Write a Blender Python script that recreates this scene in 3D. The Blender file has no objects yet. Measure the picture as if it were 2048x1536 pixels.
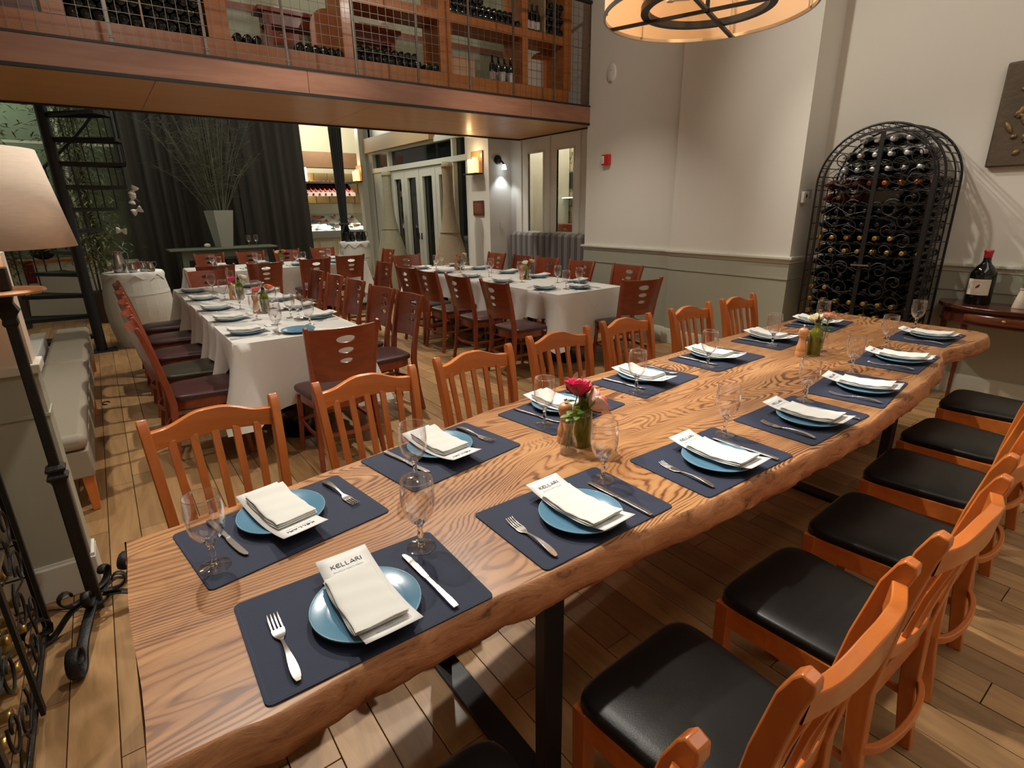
import bpy, bmesh, math, random
from mathutils import Vector, Matrix
from math import sin, cos, pi, radians, sqrt, atan2, hypot
random.seed(7)
SC = bpy.context.scene
COL = SC.collection

# ---------------------------------------------------------------- camera
F_PX = 1078.16
yaw, pitch, roll = radians(36.403), radians(-18.025), radians(-0.8675)
cam_d = bpy.data.cameras.new('camera')
cam = bpy.data.objects.new('camera', cam_d)
COL.objects.link(cam)
W_ = Vector((sin(yaw) * cos(pitch), cos(yaw) * cos(pitch), sin(pitch)))
R0 = Vector((cos(yaw), -sin(yaw), 0))
U0 = R0.cross(W_)
R_ = R0 * cos(roll) + U0 * sin(roll)
U_ = -R0 * sin(roll) + U0 * cos(roll)
mw = Matrix((R_, U_, -W_)).transposed().to_4x4()
mw.translation = (0, 0, 1.545)
cam.matrix_world = mw
cam_d.sensor_width = 36
cam_d.lens = F_PX * 36 / 2048
cam_d.clip_start = 0.02
cam_d.clip_end = 100
SC.camera = cam

# ---------------------------------------------------------------- world, lights, exposure
SC.view_settings.view_transform = 'Standard'
SC.view_settings.look = 'None'
SC.view_settings.gamma = 1
SC.view_settings.use_curve_mapping = False
SC.view_settings.exposure = 0.12
wd = bpy.data.worlds.new('world')
SC.world = wd
wd.use_nodes = True
wd.node_tree.nodes['Background'].inputs[0].default_value = (1.0, 0.86, 0.70, 1)
wd.node_tree.nodes['Background'].inputs[1].default_value = 0.22


def light(kind, name, loc, energy, color, size=0.1, target=None, angle=80, blend=0.5, size_y=None):
    d = bpy.data.lights.new(name, kind)
    d.energy = energy
    d.color = color
    if kind == 'AREA':
        d.size = size
        if size_y:
            d.shape = 'RECTANGLE'
            d.size_y = size_y
    else:
        d.shadow_soft_size = size
    if kind == 'SPOT':
        d.spot_size = radians(angle)
        d.spot_blend = blend
    o = bpy.data.objects.new(name, d)
    COL.objects.link(o)
    o.location = loc
    if target:
        o.rotation_euler = (Vector(target) - Vector(loc)).to_track_quat('-Z', 'Y').to_euler()
    return o


WARM = (1.0, 0.84, 0.64)
NEUT = (1.0, 0.93, 0.82)
# ceiling spots over the long table (throw the shadows towards the camera side)
light('SPOT', 'ceiling_spot', (0.3, 3.6, 4.3), 330, NEUT, 0.05, (0.5, 1.0, 0.75), 62, 0.6)
light('SPOT', 'ceiling_spot', (2.2, 4.0, 4.3), 390, NEUT, 0.05, (2.1, 1.1, 0.75), 65, 0.6)
light('SPOT', 'ceiling_spot', (4.0, 4.0, 4.3), 330, NEUT, 0.05, (4.0, 1.3, 0.75), 62, 0.6)
# ceiling spot that rakes over the near chairs on to the floor
light('SPOT', 'ceiling_spot', (1.2, 2.4, 4.3), 480, NEUT, 0.05, (2.3, 0.1, 0.0), 48, 0.7)
# ceiling spots that wash the right-hand wall and the left corner
light('SPOT', 'ceiling_spot', (3.0, 3.0, 4.4), 165, NEUT, 0.06, (5.6, 1.4, 1.7), 80, 1.0)
light('SPOT', 'ceiling_spot', (1.2, 1.2, 4.4), 150, NEUT, 0.06, (-0.3, 2.4, 1.0), 70, 0.9)
light('SPOT', 'ceiling_spot', (-0.6, 4.2, 4.4), 160, NEUT, 0.06, (-0.2, 3.4, 0.0), 60, 0.9)
# ceiling spots over the white tables, thrown from the front of the gallery
light('SPOT', 'ceiling_spot', (2.4, 4.6, 4.4), 420, NEUT, 0.05, (1.0, 4.4, 0.75), 75, 0.8)
light('SPOT', 'ceiling_spot', (3.2, 4.4, 4.4), 280, NEUT, 0.05, (4.0, 4.6, 0.75), 70, 0.8)
# lamps behind the gallery
light('SPOT', 'gallery_downlight', (2.3, 7.6, 4.4), 330, NEUT, 0.06, (1.2, 6.6, 0.4), 75, 0.8)
light('SPOT', 'gallery_downlight', (3.4, 7.9, 4.4), 330, NEUT, 0.06, (3.9, 6.6, 0.4), 75, 0.8)
light('SPOT', 'gallery_downlight', (2.2, 9.6, 4.0), 130, NEUT, 0.06, (2.3, 9.0, 0.4), 85, 0.8)
light('SPOT', 'gallery_downlight', (0.4, 8.6, 4.4), 130, NEUT, 0.06, (0.1, 8.6, 0.4), 70, 0.8)
light('SPOT', 'gallery_downlight', (3.6, 9.4, 4.3), 130, NEUT, 0.06, (4.9, 9.6, 1.4), 80, 0.8)
# unseen area lights, added as soft fill for the general glow of the room
light('AREA', 'ceiling_fill', (2.4, -0.2, 4.5), 68, NEUT, 5.0, (2.4, 1.2, 0), size_y=2.0)
light('AREA', 'ceiling_fill', (2.4, 9.0, 4.2), 40, NEUT, 5.0, (2.4, 9.4, 0), size_y=2.0)
light('SPOT', 'ceiling_spot', (0.6, 2.6, 4.4), 75, NEUT, 0.06, (0.6, 5.85, 3.2), 100, 0.9)
light('SPOT', 'ceiling_spot', (3.6, 2.8, 4.4), 75, NEUT, 0.06, (3.8, 5.85, 3.2), 100, 0.9)
light('AREA', 'upper_floor_fill', (2.4, 6.6, 4.55), 15, WARM, 5.0, (2.4, 6.7, 2.7), size_y=0.5)  # added soft fill over the gallery, no fixture there

# ---------------------------------------------------------------- materials
MATS = {}


def nt(name):
    m = bpy.data.materials.new(name)
    m.use_nodes = True
    return m, m.node_tree.nodes, m.node_tree.links, m.node_tree.nodes['Principled BSDF']


def plain(name, col, rough=0.5, metal=0.0, spec=0.5, noise=0.0, nscale=8.0, bump=0.0, coat=0.0, sheen=0.0, bscale=60.0, stretch=None):
    if name in MATS:
        return MATS[name]
    m, N, L, b = nt(name)
    b.inputs['Base Color'].default_value = (*col, 1)
    b.inputs['Roughness'].default_value = rough
    b.inputs['Metallic'].default_value = metal
    b.inputs['Specular IOR Level'].default_value = spec
    b.inputs['Coat Weight'].default_value = coat
    b.inputs['Coat Roughness'].default_value = 0.12
    b.inputs['Sheen Weight'].default_value = sheen
    if noise or bump:
        tc = N.new('ShaderNodeTexCoord')
        mp = N.new('ShaderNodeMapping')
        L.new(tc.outputs['Object'], mp.inputs[0])
        if stretch:
            mp.inputs['Scale'].default_value = stretch
    if noise:
        n = N.new('ShaderNodeTexNoise')
        n.inputs['Scale'].default_value = nscale
        n.inputs['Detail'].default_value = 5
        L.new(mp.outputs[0], n.inputs['Vector'])
        mx = N.new('ShaderNodeMix')
        mx.data_type = 'RGBA'
        mx.inputs[6].default_value = (*[c * (1 - noise) for c in col], 1)
        mx.inputs[7].default_value = (*[min(1, c * (1 + noise)) for c in col], 1)
        L.new(n.outputs['Fac'], mx.inputs[0])
        L.new(mx.outputs[2], b.inputs['Base Color'])
    if bump:
        n2 = N.new('ShaderNodeTexNoise')
        n2.inputs['Scale'].default_value = bscale
        n2.inputs['Detail'].default_value = 4
        L.new(mp.outputs[0], n2.inputs['Vector'])
        bp = N.new('ShaderNodeBump')
        bp.inputs['Strength'].default_value = bump
        bp.inputs['Distance'].default_value = 0.01
        L.new(n2.outputs['Fac'], bp.inputs['Height'])
        L.new(bp.outputs[0], b.inputs['Normal'])
    MATS[name] = m
    return m


def wood(name, light_c, dark_c, rough=0.35, axis='Z', scale=9.0, coat=0.3, rnd=0.12, dist=4.0, spec=0.5):
    """procedural timber: stretched noise + soft bands, tone varies from piece to piece"""
    if name in MATS:
        return MATS[name]
    m, N, L, b = nt(name)
    tc = N.new('ShaderNodeTexCoord')
    mp = N.new('ShaderNodeMapping')
    s = {'X': (0.12, 1, 1), 'Y': (1, 0.12, 1), 'Z': (1, 1, 0.12)}[axis]
    mp.inputs['Scale'].default_value = s
    L.new(tc.outputs['Object'], mp.inputs[0])
    n = N.new('ShaderNodeTexNoise')
    n.inputs['Scale'].default_value = scale * 2.2
    n.inputs['Detail'].default_value = 6
    n.inputs['Roughness'].default_value = 0.6
    n.inputs['Distortion'].default_value = dist * 0.25
    L.new(mp.outputs[0], n.inputs['Vector'])
    rp = N.new('ShaderNodeValToRGB')
    rp.color_ramp.elements[0].position = 0.32
    rp.color_ramp.elements[0].color = (*dark_c, 1)
    rp.color_ramp.elements[1].position = 0.66
    rp.color_ramp.elements[1].color = (*light_c, 1)
    L.new(n.outputs['Fac'], rp.inputs[0])
    ge = N.new('ShaderNodeNewGeometry')
    oi = N.new('ShaderNodeObjectInfo')
    ad = N.new('ShaderNodeMath'); ad.operation = 'ADD'
    L.new(ge.outputs['Random Per Island'], ad.inputs[0])
    L.new(oi.outputs['Random'], ad.inputs[1])
    fr = N.new('ShaderNodeMath'); fr.operation = 'FRACT'
    L.new(ad.outputs[0], fr.inputs[0])
    mr = N.new('ShaderNodeMapRange')
    mr.inputs['To Min'].default_value = 1 - rnd
    mr.inputs['To Max'].default_value = 1 + rnd
    L.new(fr.outputs[0], mr.inputs[0])
    hs = N.new('ShaderNodeHueSaturation')
    L.new(mr.outputs[0], hs.inputs['Value'])
    L.new(rp.outputs[0], hs.inputs['Color'])
    L.new(hs.outputs[0], b.inputs['Base Color'])
    b.inputs['Roughness'].default_value = rough
    b.inputs['Specular IOR Level'].default_value = spec
    b.inputs['Coat Weight'].default_value = coat
    b.inputs['Coat Roughness'].default_value = 0.15
    MATS[name] = m
    return m


def thin_glass(name, tint=(1, 1, 1), base=0.04, rough=0.02):
    if name in MATS:
        return MATS[name]
    m, N, L, b = nt(name)
    N.remove(b)
    out = N['Material Output']
    tr = N.new('ShaderNodeBsdfTransparent'); tr.inputs[0].default_value = (*tint, 1)
    gl = N.new('ShaderNodeBsdfGlossy'); gl.inputs['Roughness'].default_value = rough
    gl.inputs[0].default_value = (1, 1, 1, 1)
    lw = N.new('ShaderNodeLayerWeight'); lw.inputs[0].default_value = 0.28
    mr = N.new('ShaderNodeMapRange')
    mr.inputs['To Min'].default_value = base
    mr.inputs['To Max'].default_value = 0.92
    L.new(lw.outputs['Facing'], mr.inputs[0])
    pw = N.new('ShaderNodeMath'); pw.operation = 'POWER'; pw.inputs[1].default_value = 1.6
    L.new(mr.outputs[0], pw.inputs[0])
    mx = N.new('ShaderNodeMixShader')
    L.new(pw.outputs[0], mx.inputs[0])
    L.new(tr.outputs[0], mx.inputs[1])
    L.new(gl.outputs[0], mx.inputs[2])
    L.new(mx.outputs[0], out.inputs[0])
    MATS[name] = m
    return m


def solid_glass(name, col=(1, 1, 1), rough=0.0):
    if name in MATS:
        return MATS[name]
    m, N, L, b = nt(name)
    b.inputs['Base Color'].default_value = (*col, 1)
    b.inputs['Roughness'].default_value = rough
    b.inputs['Transmission Weight'].default_value = 1
    b.inputs['IOR'].default_value = 1.45
    MATS[name] = m
    return m


def emit(name, col, strength):
    if name in MATS:
        return MATS[name]
    m, N, L, b = nt(name)
    b.inputs['Base Color'].default_value = (*col, 1)
    b.inputs['Emission Color'].default_value = (*col, 1)
    b.inputs['Emission Strength'].default_value = strength
    MATS[name] = m
    return m


def slab_wood():
    """zebra-like figure: contour lines of a stretched, warped height field"""
    m, N, L, b = nt('zebrano_slab')

    def mth(op, a, b_=None, c=None):
        n = N.new('ShaderNodeMath'); n.operation = op
        for i, v in enumerate((a, b_, c)):
            if v is None: continue
            if isinstance(v, (int, float)): n.inputs[i].default_value = v
            else: L.new(v, n.inputs[i])
        return n.outputs[0]

    def noise(scale_vec, scale, detail, rough=0.5, dist=0.0):
        mp = N.new('ShaderNodeMapping'); mp.inputs['Scale'].default_value = scale_vec
        L.new(tc.outputs['Object'], mp.inputs[0])
        n = N.new('ShaderNodeTexNoise'); n.inputs['Scale'].default_value = scale
        n.inputs['Detail'].default_value = detail; n.inputs['Roughness'].default_value = rough
        n.inputs['Distortion'].default_value = dist
        L.new(mp.outputs[0], n.inputs['Vector'])
        return n.outputs['Fac']
    tc = N.new('ShaderNodeTexCoord'); sp = N.new('ShaderNodeSeparateXYZ'); L.new(tc.outputs['Object'], sp.inputs[0])
    big = noise((0.42, 1.25, 1.0), 1.9, 2.2, 0.45, 0.5)
    fine_ = noise((0.16, 1.0, 1.0), 26, 5, 0.6)
    mid = noise((0.30, 1.0, 1.0), 7, 3, 0.6, 0.8)
    h = mth('MULTIPLY_ADD', big, 2.1, mth('MULTIPLY', sp.outputs[1], 1.15))
    h = mth('MULTIPLY_ADD', mid, 0.11, h)
    ph = mth('MULTIPLY_ADD', fine_, 3.6, mth('MULTIPLY', h, 185.0))
    s_ = mth('MULTIPLY_ADD', mth('SINE', ph), 0.5, 0.5)
    # line weight varies along the board
    wgt = noise((0.35, 1.6, 1.0), 4.2, 3, 0.55)
    s2 = mth('MULTIPLY_ADD', mth('SUBTRACT', wgt, 0.5), 1.9, s_)
    s3 = mth('MULTIPLY_ADD', mth('SUBTRACT', fine_, 0.5), 0.9, s2)
    r1 = N.new('ShaderNodeValToRGB'); e = r1.color_ramp.elements
    e[0].position = 0.0; e[0].color = (0.115, 0.042, 0.018, 1)
    e[1].position = 1.0; e[1].color = (0.50, 0.27, 0.108, 1)
    x = e.new(0.10); x.color = (0.19, 0.072, 0.028, 1)
    x = e.new(0.26); x.color = (0.37, 0.158, 0.062, 1)
    x = e.new(0.50); x.color = (0.45, 0.218, 0.092, 1)
    L.new(s3, r1.inputs[0])
    tone = noise((0.25, 1.0, 1.0), 3.1, 4, 0.6)
    r2 = N.new('ShaderNodeValToRGB'); e = r2.color_ramp.elements
    e[0].position = 0.30; e[0].color = (0.70, 0.60, 0.54, 1)
    e[1].position = 0.62; e[1].color = (1.0, 1.0, 1.0, 1)
    L.new(tone, r2.inputs[0])
    mxb = N.new('ShaderNodeMix'); mxb.data_type = 'RGBA'; mxb.blend_type = 'MULTIPLY'; mxb.inputs[0].default_value = 1.0
    # long pale and brown streaks that soften the figure, stronger in some zones
    streak = noise((0.07, 1.0, 1.0), 38, 6, 0.65)
    r4 = N.new('ShaderNodeValToRGB'); e = r4.color_ramp.elements
    e[0].position = 0.34; e[0].color = (0.19, 0.072, 0.028, 1)
    e[1].position = 0.62; e[1].color = (0.53, 0.29, 0.125, 1)
    L.new(streak, r4.inputs[0])
    zone = noise((0.5, 1.1, 1.0), 2.2, 2, 0.5)
    r5 = N.new('ShaderNodeMapRange'); r5.inputs['From Min'].default_value = 0.38; r5.inputs['From Max'].default_value = 0.62
    r5.inputs['To Min'].default_value = 0.10; r5.inputs['To Max'].default_value = 0.50
    L.new(zone, r5.inputs[0])
    mxc = N.new('ShaderNodeMix'); mxc.data_type = 'RGBA'
    L.new(r5.outputs[0], mxc.inputs[0]); L.new(r1.outputs[0], mxc.inputs[6]); L.new(r4.outputs[0], mxc.inputs[7])
    L.new(mxc.outputs[2], mxb.inputs[6]); L.new(r2.outputs[0], mxb.inputs[7])
    L.new(mxb.outputs[2], b.inputs['Base Color'])
    b.inputs['Roughness'].default_value = 0.36
    b.inputs['Specular IOR Level'].default_value = 0.4
    bp = N.new('ShaderNodeBump'); bp.inputs['Strength'].default_value = 0.05; bp.inputs['Distance'].default_value = 0.003
    L.new(fine_, bp.inputs['Height']); L.new(bp.outputs[0], b.inputs['Normal'])
    return m


def bark_edge():
    m, N, L, b = nt('live_edge_wood')
    tc = N.new('ShaderNodeTexCoord')
    mp = N.new('ShaderNodeMapping'); mp.inputs['Scale'].default_value = (0.5, 1, 1.6)
    mp.inputs['Rotation'].default_value = (0, 0.35, 0)
    L.new(tc.outputs['Object'], mp.inputs[0])
    n = N.new('ShaderNodeTexNoise'); n.inputs['Scale'].default_value = 16; n.inputs['Detail'].default_value = 9
    n.inputs['Roughness'].default_value = 0.72; n.inputs['Distortion'].default_value = 1.2
    L.new(mp.outputs[0], n.inputs['Vector'])
    r = N.new('ShaderNodeValToRGB'); e = r.color_ramp.elements
    e[0].position = 0.33; e[0].color = (0.10, 0.04, 0.016, 1)
    e[1].position = 0.70; e[1].color = (0.52, 0.255, 0.11, 1)
    x = e.new(0.45); x.color = (0.37, 0.155, 0.058, 1)
    L.new(n.outputs['Fac'], r.inputs[0]); L.new(r.outputs[0], b.inputs['Base Color'])
    b.inputs['Roughness'].default_value = 0.55
    bp = N.new('ShaderNodeBump'); bp.inputs['Strength'].default_value = 0.6; bp.inputs['Distance'].default_value = 0.01
    L.new(n.outputs['Fac'], bp.inputs['Height']); L.new(bp.outputs[0], b.inputs['Normal'])
    return m


def stripes(name, cols, axis, scale):
    """woven stripes across one object axis"""
    m, N, L, b = nt(name)
    tc = N.new('ShaderNodeTexCoord'); sp = N.new('ShaderNodeSeparateXYZ')
    L.new(tc.outputs['Object'], sp.inputs[0])
    mu = N.new('ShaderNodeMath'); mu.operation = 'MULTIPLY'; mu.inputs[1].default_value = scale
    L.new(sp.outputs[axis], mu.inputs[0])
    fr = N.new('ShaderNodeMath'); fr.operation = 'FRACT'; L.new(mu.outputs[0], fr.inputs[0])
    r = N.new('ShaderNodeValToRGB'); r.color_ramp.interpolation = 'CONSTANT'
    e = r.color_ramp.elements
    e[0].position = 0; e[0].color = (*cols[0][1], 1)
    e[1].position = cols[1][0]; e[1].color = (*cols[1][1], 1)
    for p, c in cols[2:]:
        x = e.new(p); x.color = (*c, 1)
    L.new(fr.outputs[0], r.inputs[0]); L.new(r.outputs[0], b.inputs['Base Color'])
    b.inputs['Roughness'].default_value = 0.9
    return m


M_slat = wood('orange_cherry_wood', (0.60, 0.175, 0.034), (0.47, 0.115, 0.02), 0.3, 'Z', 7, 0.35, 0.08)
M_slatx = wood('orange_cherry_wood_across', (0.62, 0.185, 0.036), (0.48, 0.12, 0.021), 0.3, 'X', 7, 0.35, 0.08)
M_dark = wood('mahogany_wood', (0.27, 0.052, 0.018), (0.17, 0.03, 0.012), 0.32, 'X', 8, 0.35, 0.18)
M_darkz = wood('mahogany_wood_upright', (0.30, 0.06, 0.02), (0.19, 0.035, 0.013), 0.32, 'Z', 8, 0.35, 0.18)
M_blackvinyl = plain('black_vinyl', (0.005, 0.005, 0.005), 0.36, spec=0.4, bump=0.05, bscale=300)
M_burgvinyl = plain('burgundy_vinyl', (0.052, 0.017, 0.018), 0.36, bump=0.04, bscale=300)
M_olivevinyl = plain('dark_olive_vinyl', (0.032, 0.027, 0.016), 0.38, bump=0.04, bscale=300)
M_slab = slab_wood()
M_bark = bark_edge()
M_plank = wood('maple_planks', (0.42, 0.245, 0.105), (0.27, 0.145, 0.057), 0.45, 'Y', 5, 0.08, 0.24, 7)
M_gap = plain('dark_joint', (0.045, 0.028, 0.014), 0.8)
M_cream = plain('cream_wall_paint', (0.70, 0.665, 0.59), 0.75, noise=0.02, nscale=1.2)
M_sage = plain('sage_wainscot_paint', (0.375, 0.37, 0.285), 0.5, noise=0.02, nscale=2)
M_trimw = plain('pale_trim_paint', (0.60, 0.585, 0.50), 0.45)
M_navy = plain('navy_placemat', (0.026, 0.033, 0.062), 0.7, spec=0.25, noise=0.10, nscale=30, bump=0.12, bscale=500)
M_navy2 = plain('navy_stitch', (0.022, 0.029, 0.06), 0.7)
M_plate = plain('blue_glazed_ceramic', (0.095, 0.225, 0.335), 0.22, noise=0.06, nscale=60)
M_rim = plain('pale_blue_rim', (0.20, 0.36, 0.45), 0.22)
M_paper = plain('menu_paper', (0.74, 0.735, 0.72), 0.6)
M_ink = plain('printed_ink', (0.03, 0.03, 0.035), 0.6)
M_inkg = plain('grey_ink', (0.28, 0.28, 0.30), 0.6)
M_linen = plain('white_linen', (0.69, 0.69, 0.65), 0.85, bump=0.08, bscale=500, sheen=0.1)
M_cloth = plain('tablecloth_linen', (0.69, 0.675, 0.64), 0.85, bump=0.12, bscale=18, sheen=0.1)


def pressed_folds(m):
    """diagonal pressed fold lines on the cloth, relief only"""
    N, L = m.node_tree.nodes, m.node_tree.links
    tc = N.new('ShaderNodeTexCoord'); sp = N.new('ShaderNodeSeparateXYZ'); L.new(tc.outputs['Object'], sp.inputs[0])
    def mth(op, a, b=None, c=None):
        n = N.new('ShaderNodeMath'); n.operation = op
        for i, v in enumerate((a, b, c)):
            if v is None: continue
            if isinstance(v, (int, float)): n.inputs[i].default_value = v
            else: L.new(v, n.inputs[i])
        return n.outputs[0]
    xy = mth('ADD', sp.outputs[0], sp.outputs[1])
    outs = []
    for sg in (1, -1):
        v = mth('MULTIPLY_ADD', sp.outputs[2], sg * 1.0, xy)
        v = mth('MULTIPLY', v, 2.6)
        v = mth('ABSOLUTE', mth('SUBTRACT', mth('FRACT', v), 0.5))
        outs.append(mth('LESS_THAN', v, 0.012))
    h = mth('MAXIMUM', outs[0], outs[1])
    bp = N.new('ShaderNodeBump'); bp.inputs['Strength'].default_value = 1.0; bp.inputs['Distance'].default_value = 0.010
    b = N['Principled BSDF']
    L.new(b.inputs['Normal'].links[0].from_socket, bp.inputs['Normal'])
    L.new(h, bp.inputs['Height']); L.new(bp.outputs[0], b.inputs['Normal'])


pressed_folds(M_cloth)
M_steel = plain('polished_steel', (0.72, 0.69, 0.64), 0.24, 1.0)
M_brush = plain('brushed_steel', (0.45, 0.43, 0.40), 0.27, 1.0)
M_iron = plain('black_wrought_iron', (0.014, 0.012, 0.011), 0.5, 0.3, bump=0.2, bscale=120)
M_bsteel = plain('black_table_steel', (0.012, 0.012, 0.013), 0.45, 0.2)
M_stair = plain('blue_black_steel', (0.014, 0.017, 0.022), 0.42, 0.2)
M_glass = thin_glass('goblet_glass', (0.985, 0.98, 0.98), 0.10, 0.04)
M_gstem = solid_glass('goblet_stem_glass', (1, 1, 1), 0.02)
M_gfoot = thin_glass('goblet_foot_glass', (0.97, 0.97, 0.97), 0.14, 0.04)
M_pane = thin_glass('window_pane', (0.9, 0.92, 0.9), 0.05)
M_dglass = plain('dark_bottle_glass', (0.004, 0.006, 0.005), 0.07, spec=0.6)
M_bglass = plain('brown_bottle_glass', (0.045, 0.012, 0.005), 0.10, spec=0.6)
M_oil = plain('olive_green_bottle', (0.115, 0.125, 0.006), 0.06, spec=0.7, noise=0.7, nscale=16)
M_gold = plain('gold_foil', (0.62, 0.40, 0.12), 0.32, 0.75)
M_silver = plain('silver_foil', (0.62, 0.62, 0.62), 0.3, 0.5)
M_blackfoil = plain('black_foil', (0.012, 0.012, 0.012), 0.25)
M_redwax = plain('red_wax', (0.42, 0.02, 0.03), 0.3)
M_labelp = plain('bottle_label_paper', (0.66, 0.56, 0.44), 0.6)
M_pepper = wood('beech_mill', (0.66, 0.32, 0.13), (0.50, 0.22, 0.08), 0.4, 'Z', 14, 0.2, 0.05)
M_leaf = plain('rose_leaf', (0.10, 0.20, 0.035), 0.45, noise=0.3, nscale=30)
M_stem = plain('rose_stem', (0.16, 0.26, 0.06), 0.5)
M_fascia = wood('red_cedar_fascia', (0.31, 0.145, 0.088), (0.23, 0.095, 0.054), 0.45, 'X', 5, 0.1, 0.05)
M_ply = wood('amber_plywood', (0.55, 0.27, 0.085), (0.50, 0.235, 0.07), 0.45, 'X', 1.6, 0.1, 0.03)
M_shelf = wood('amber_shelf_wood', (0.50, 0.17, 0.036), (0.40, 0.12, 0.024), 0.4, 'X', 4, 0.15, 0.08)
M_wire = plain('galvanised_wire', (0.17, 0.145, 0.12), 0.4, 0.7)
M_curtain = plain('charcoal_curtain', (0.050, 0.046, 0.040), 0.85)
M_beige = plain('beige_leatherette', (0.29, 0.25, 0.19), 0.55, bump=0.05, bscale=200)
M_barrel = plain('white_painted_barrel', (0.62, 0.62, 0.55), 0.55, noise=0.06, nscale=10, bump=0.2, bscale=25)
M_white = plain('white_paint', (0.68, 0.68, 0.62), 0.45)
M_doorw = plain('white_door_paint', (0.58, 0.60, 0.52), 0.45)
M_nightglass = plain('night_glass', (0.008, 0.010, 0.010), 0.05, spec=0.7)
M_console = wood('dark_cherry_console', (0.10, 0.022, 0.012), (0.055, 0.013, 0.008), 0.22, 'Y', 6, 0.5, 0.05)
M_fire = plain('fire_alarm_red', (0.55, 0.02, 0.03), 0.35)
M_plastic = plain('white_plastic', (0.70, 0.68, 0.62), 0.4)
M_bronze = plain('bronze_relief', (0.115, 0.085, 0.055), 0.5, 0.35, noise=0.25, nscale=7, bump=0.3, bscale=25)
M_cable = plain('grey_green_board', (0.34, 0.37, 0.28), 0.5)
M_planter = plain('grey_planter', (0.30, 0.30, 0.26), 0.6)
M_twig = plain('twig_green', (0.13, 0.135, 0.085), 0.8)
M_bamboo = plain('bamboo_leaf', (0.17, 0.20, 0.085), 0.5, noise=0.4, nscale=3)
M_wicker = plain('pale_woven_willow', (0.33, 0.31, 0.21), 0.8, noise=0.15, nscale=20, bump=0.3, bscale=90)
M_wicker2 = plain('tan_woven_willow', (0.28, 0.21, 0.13), 0.8, noise=0.15, nscale=20, bump=0.3, bscale=90)


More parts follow.
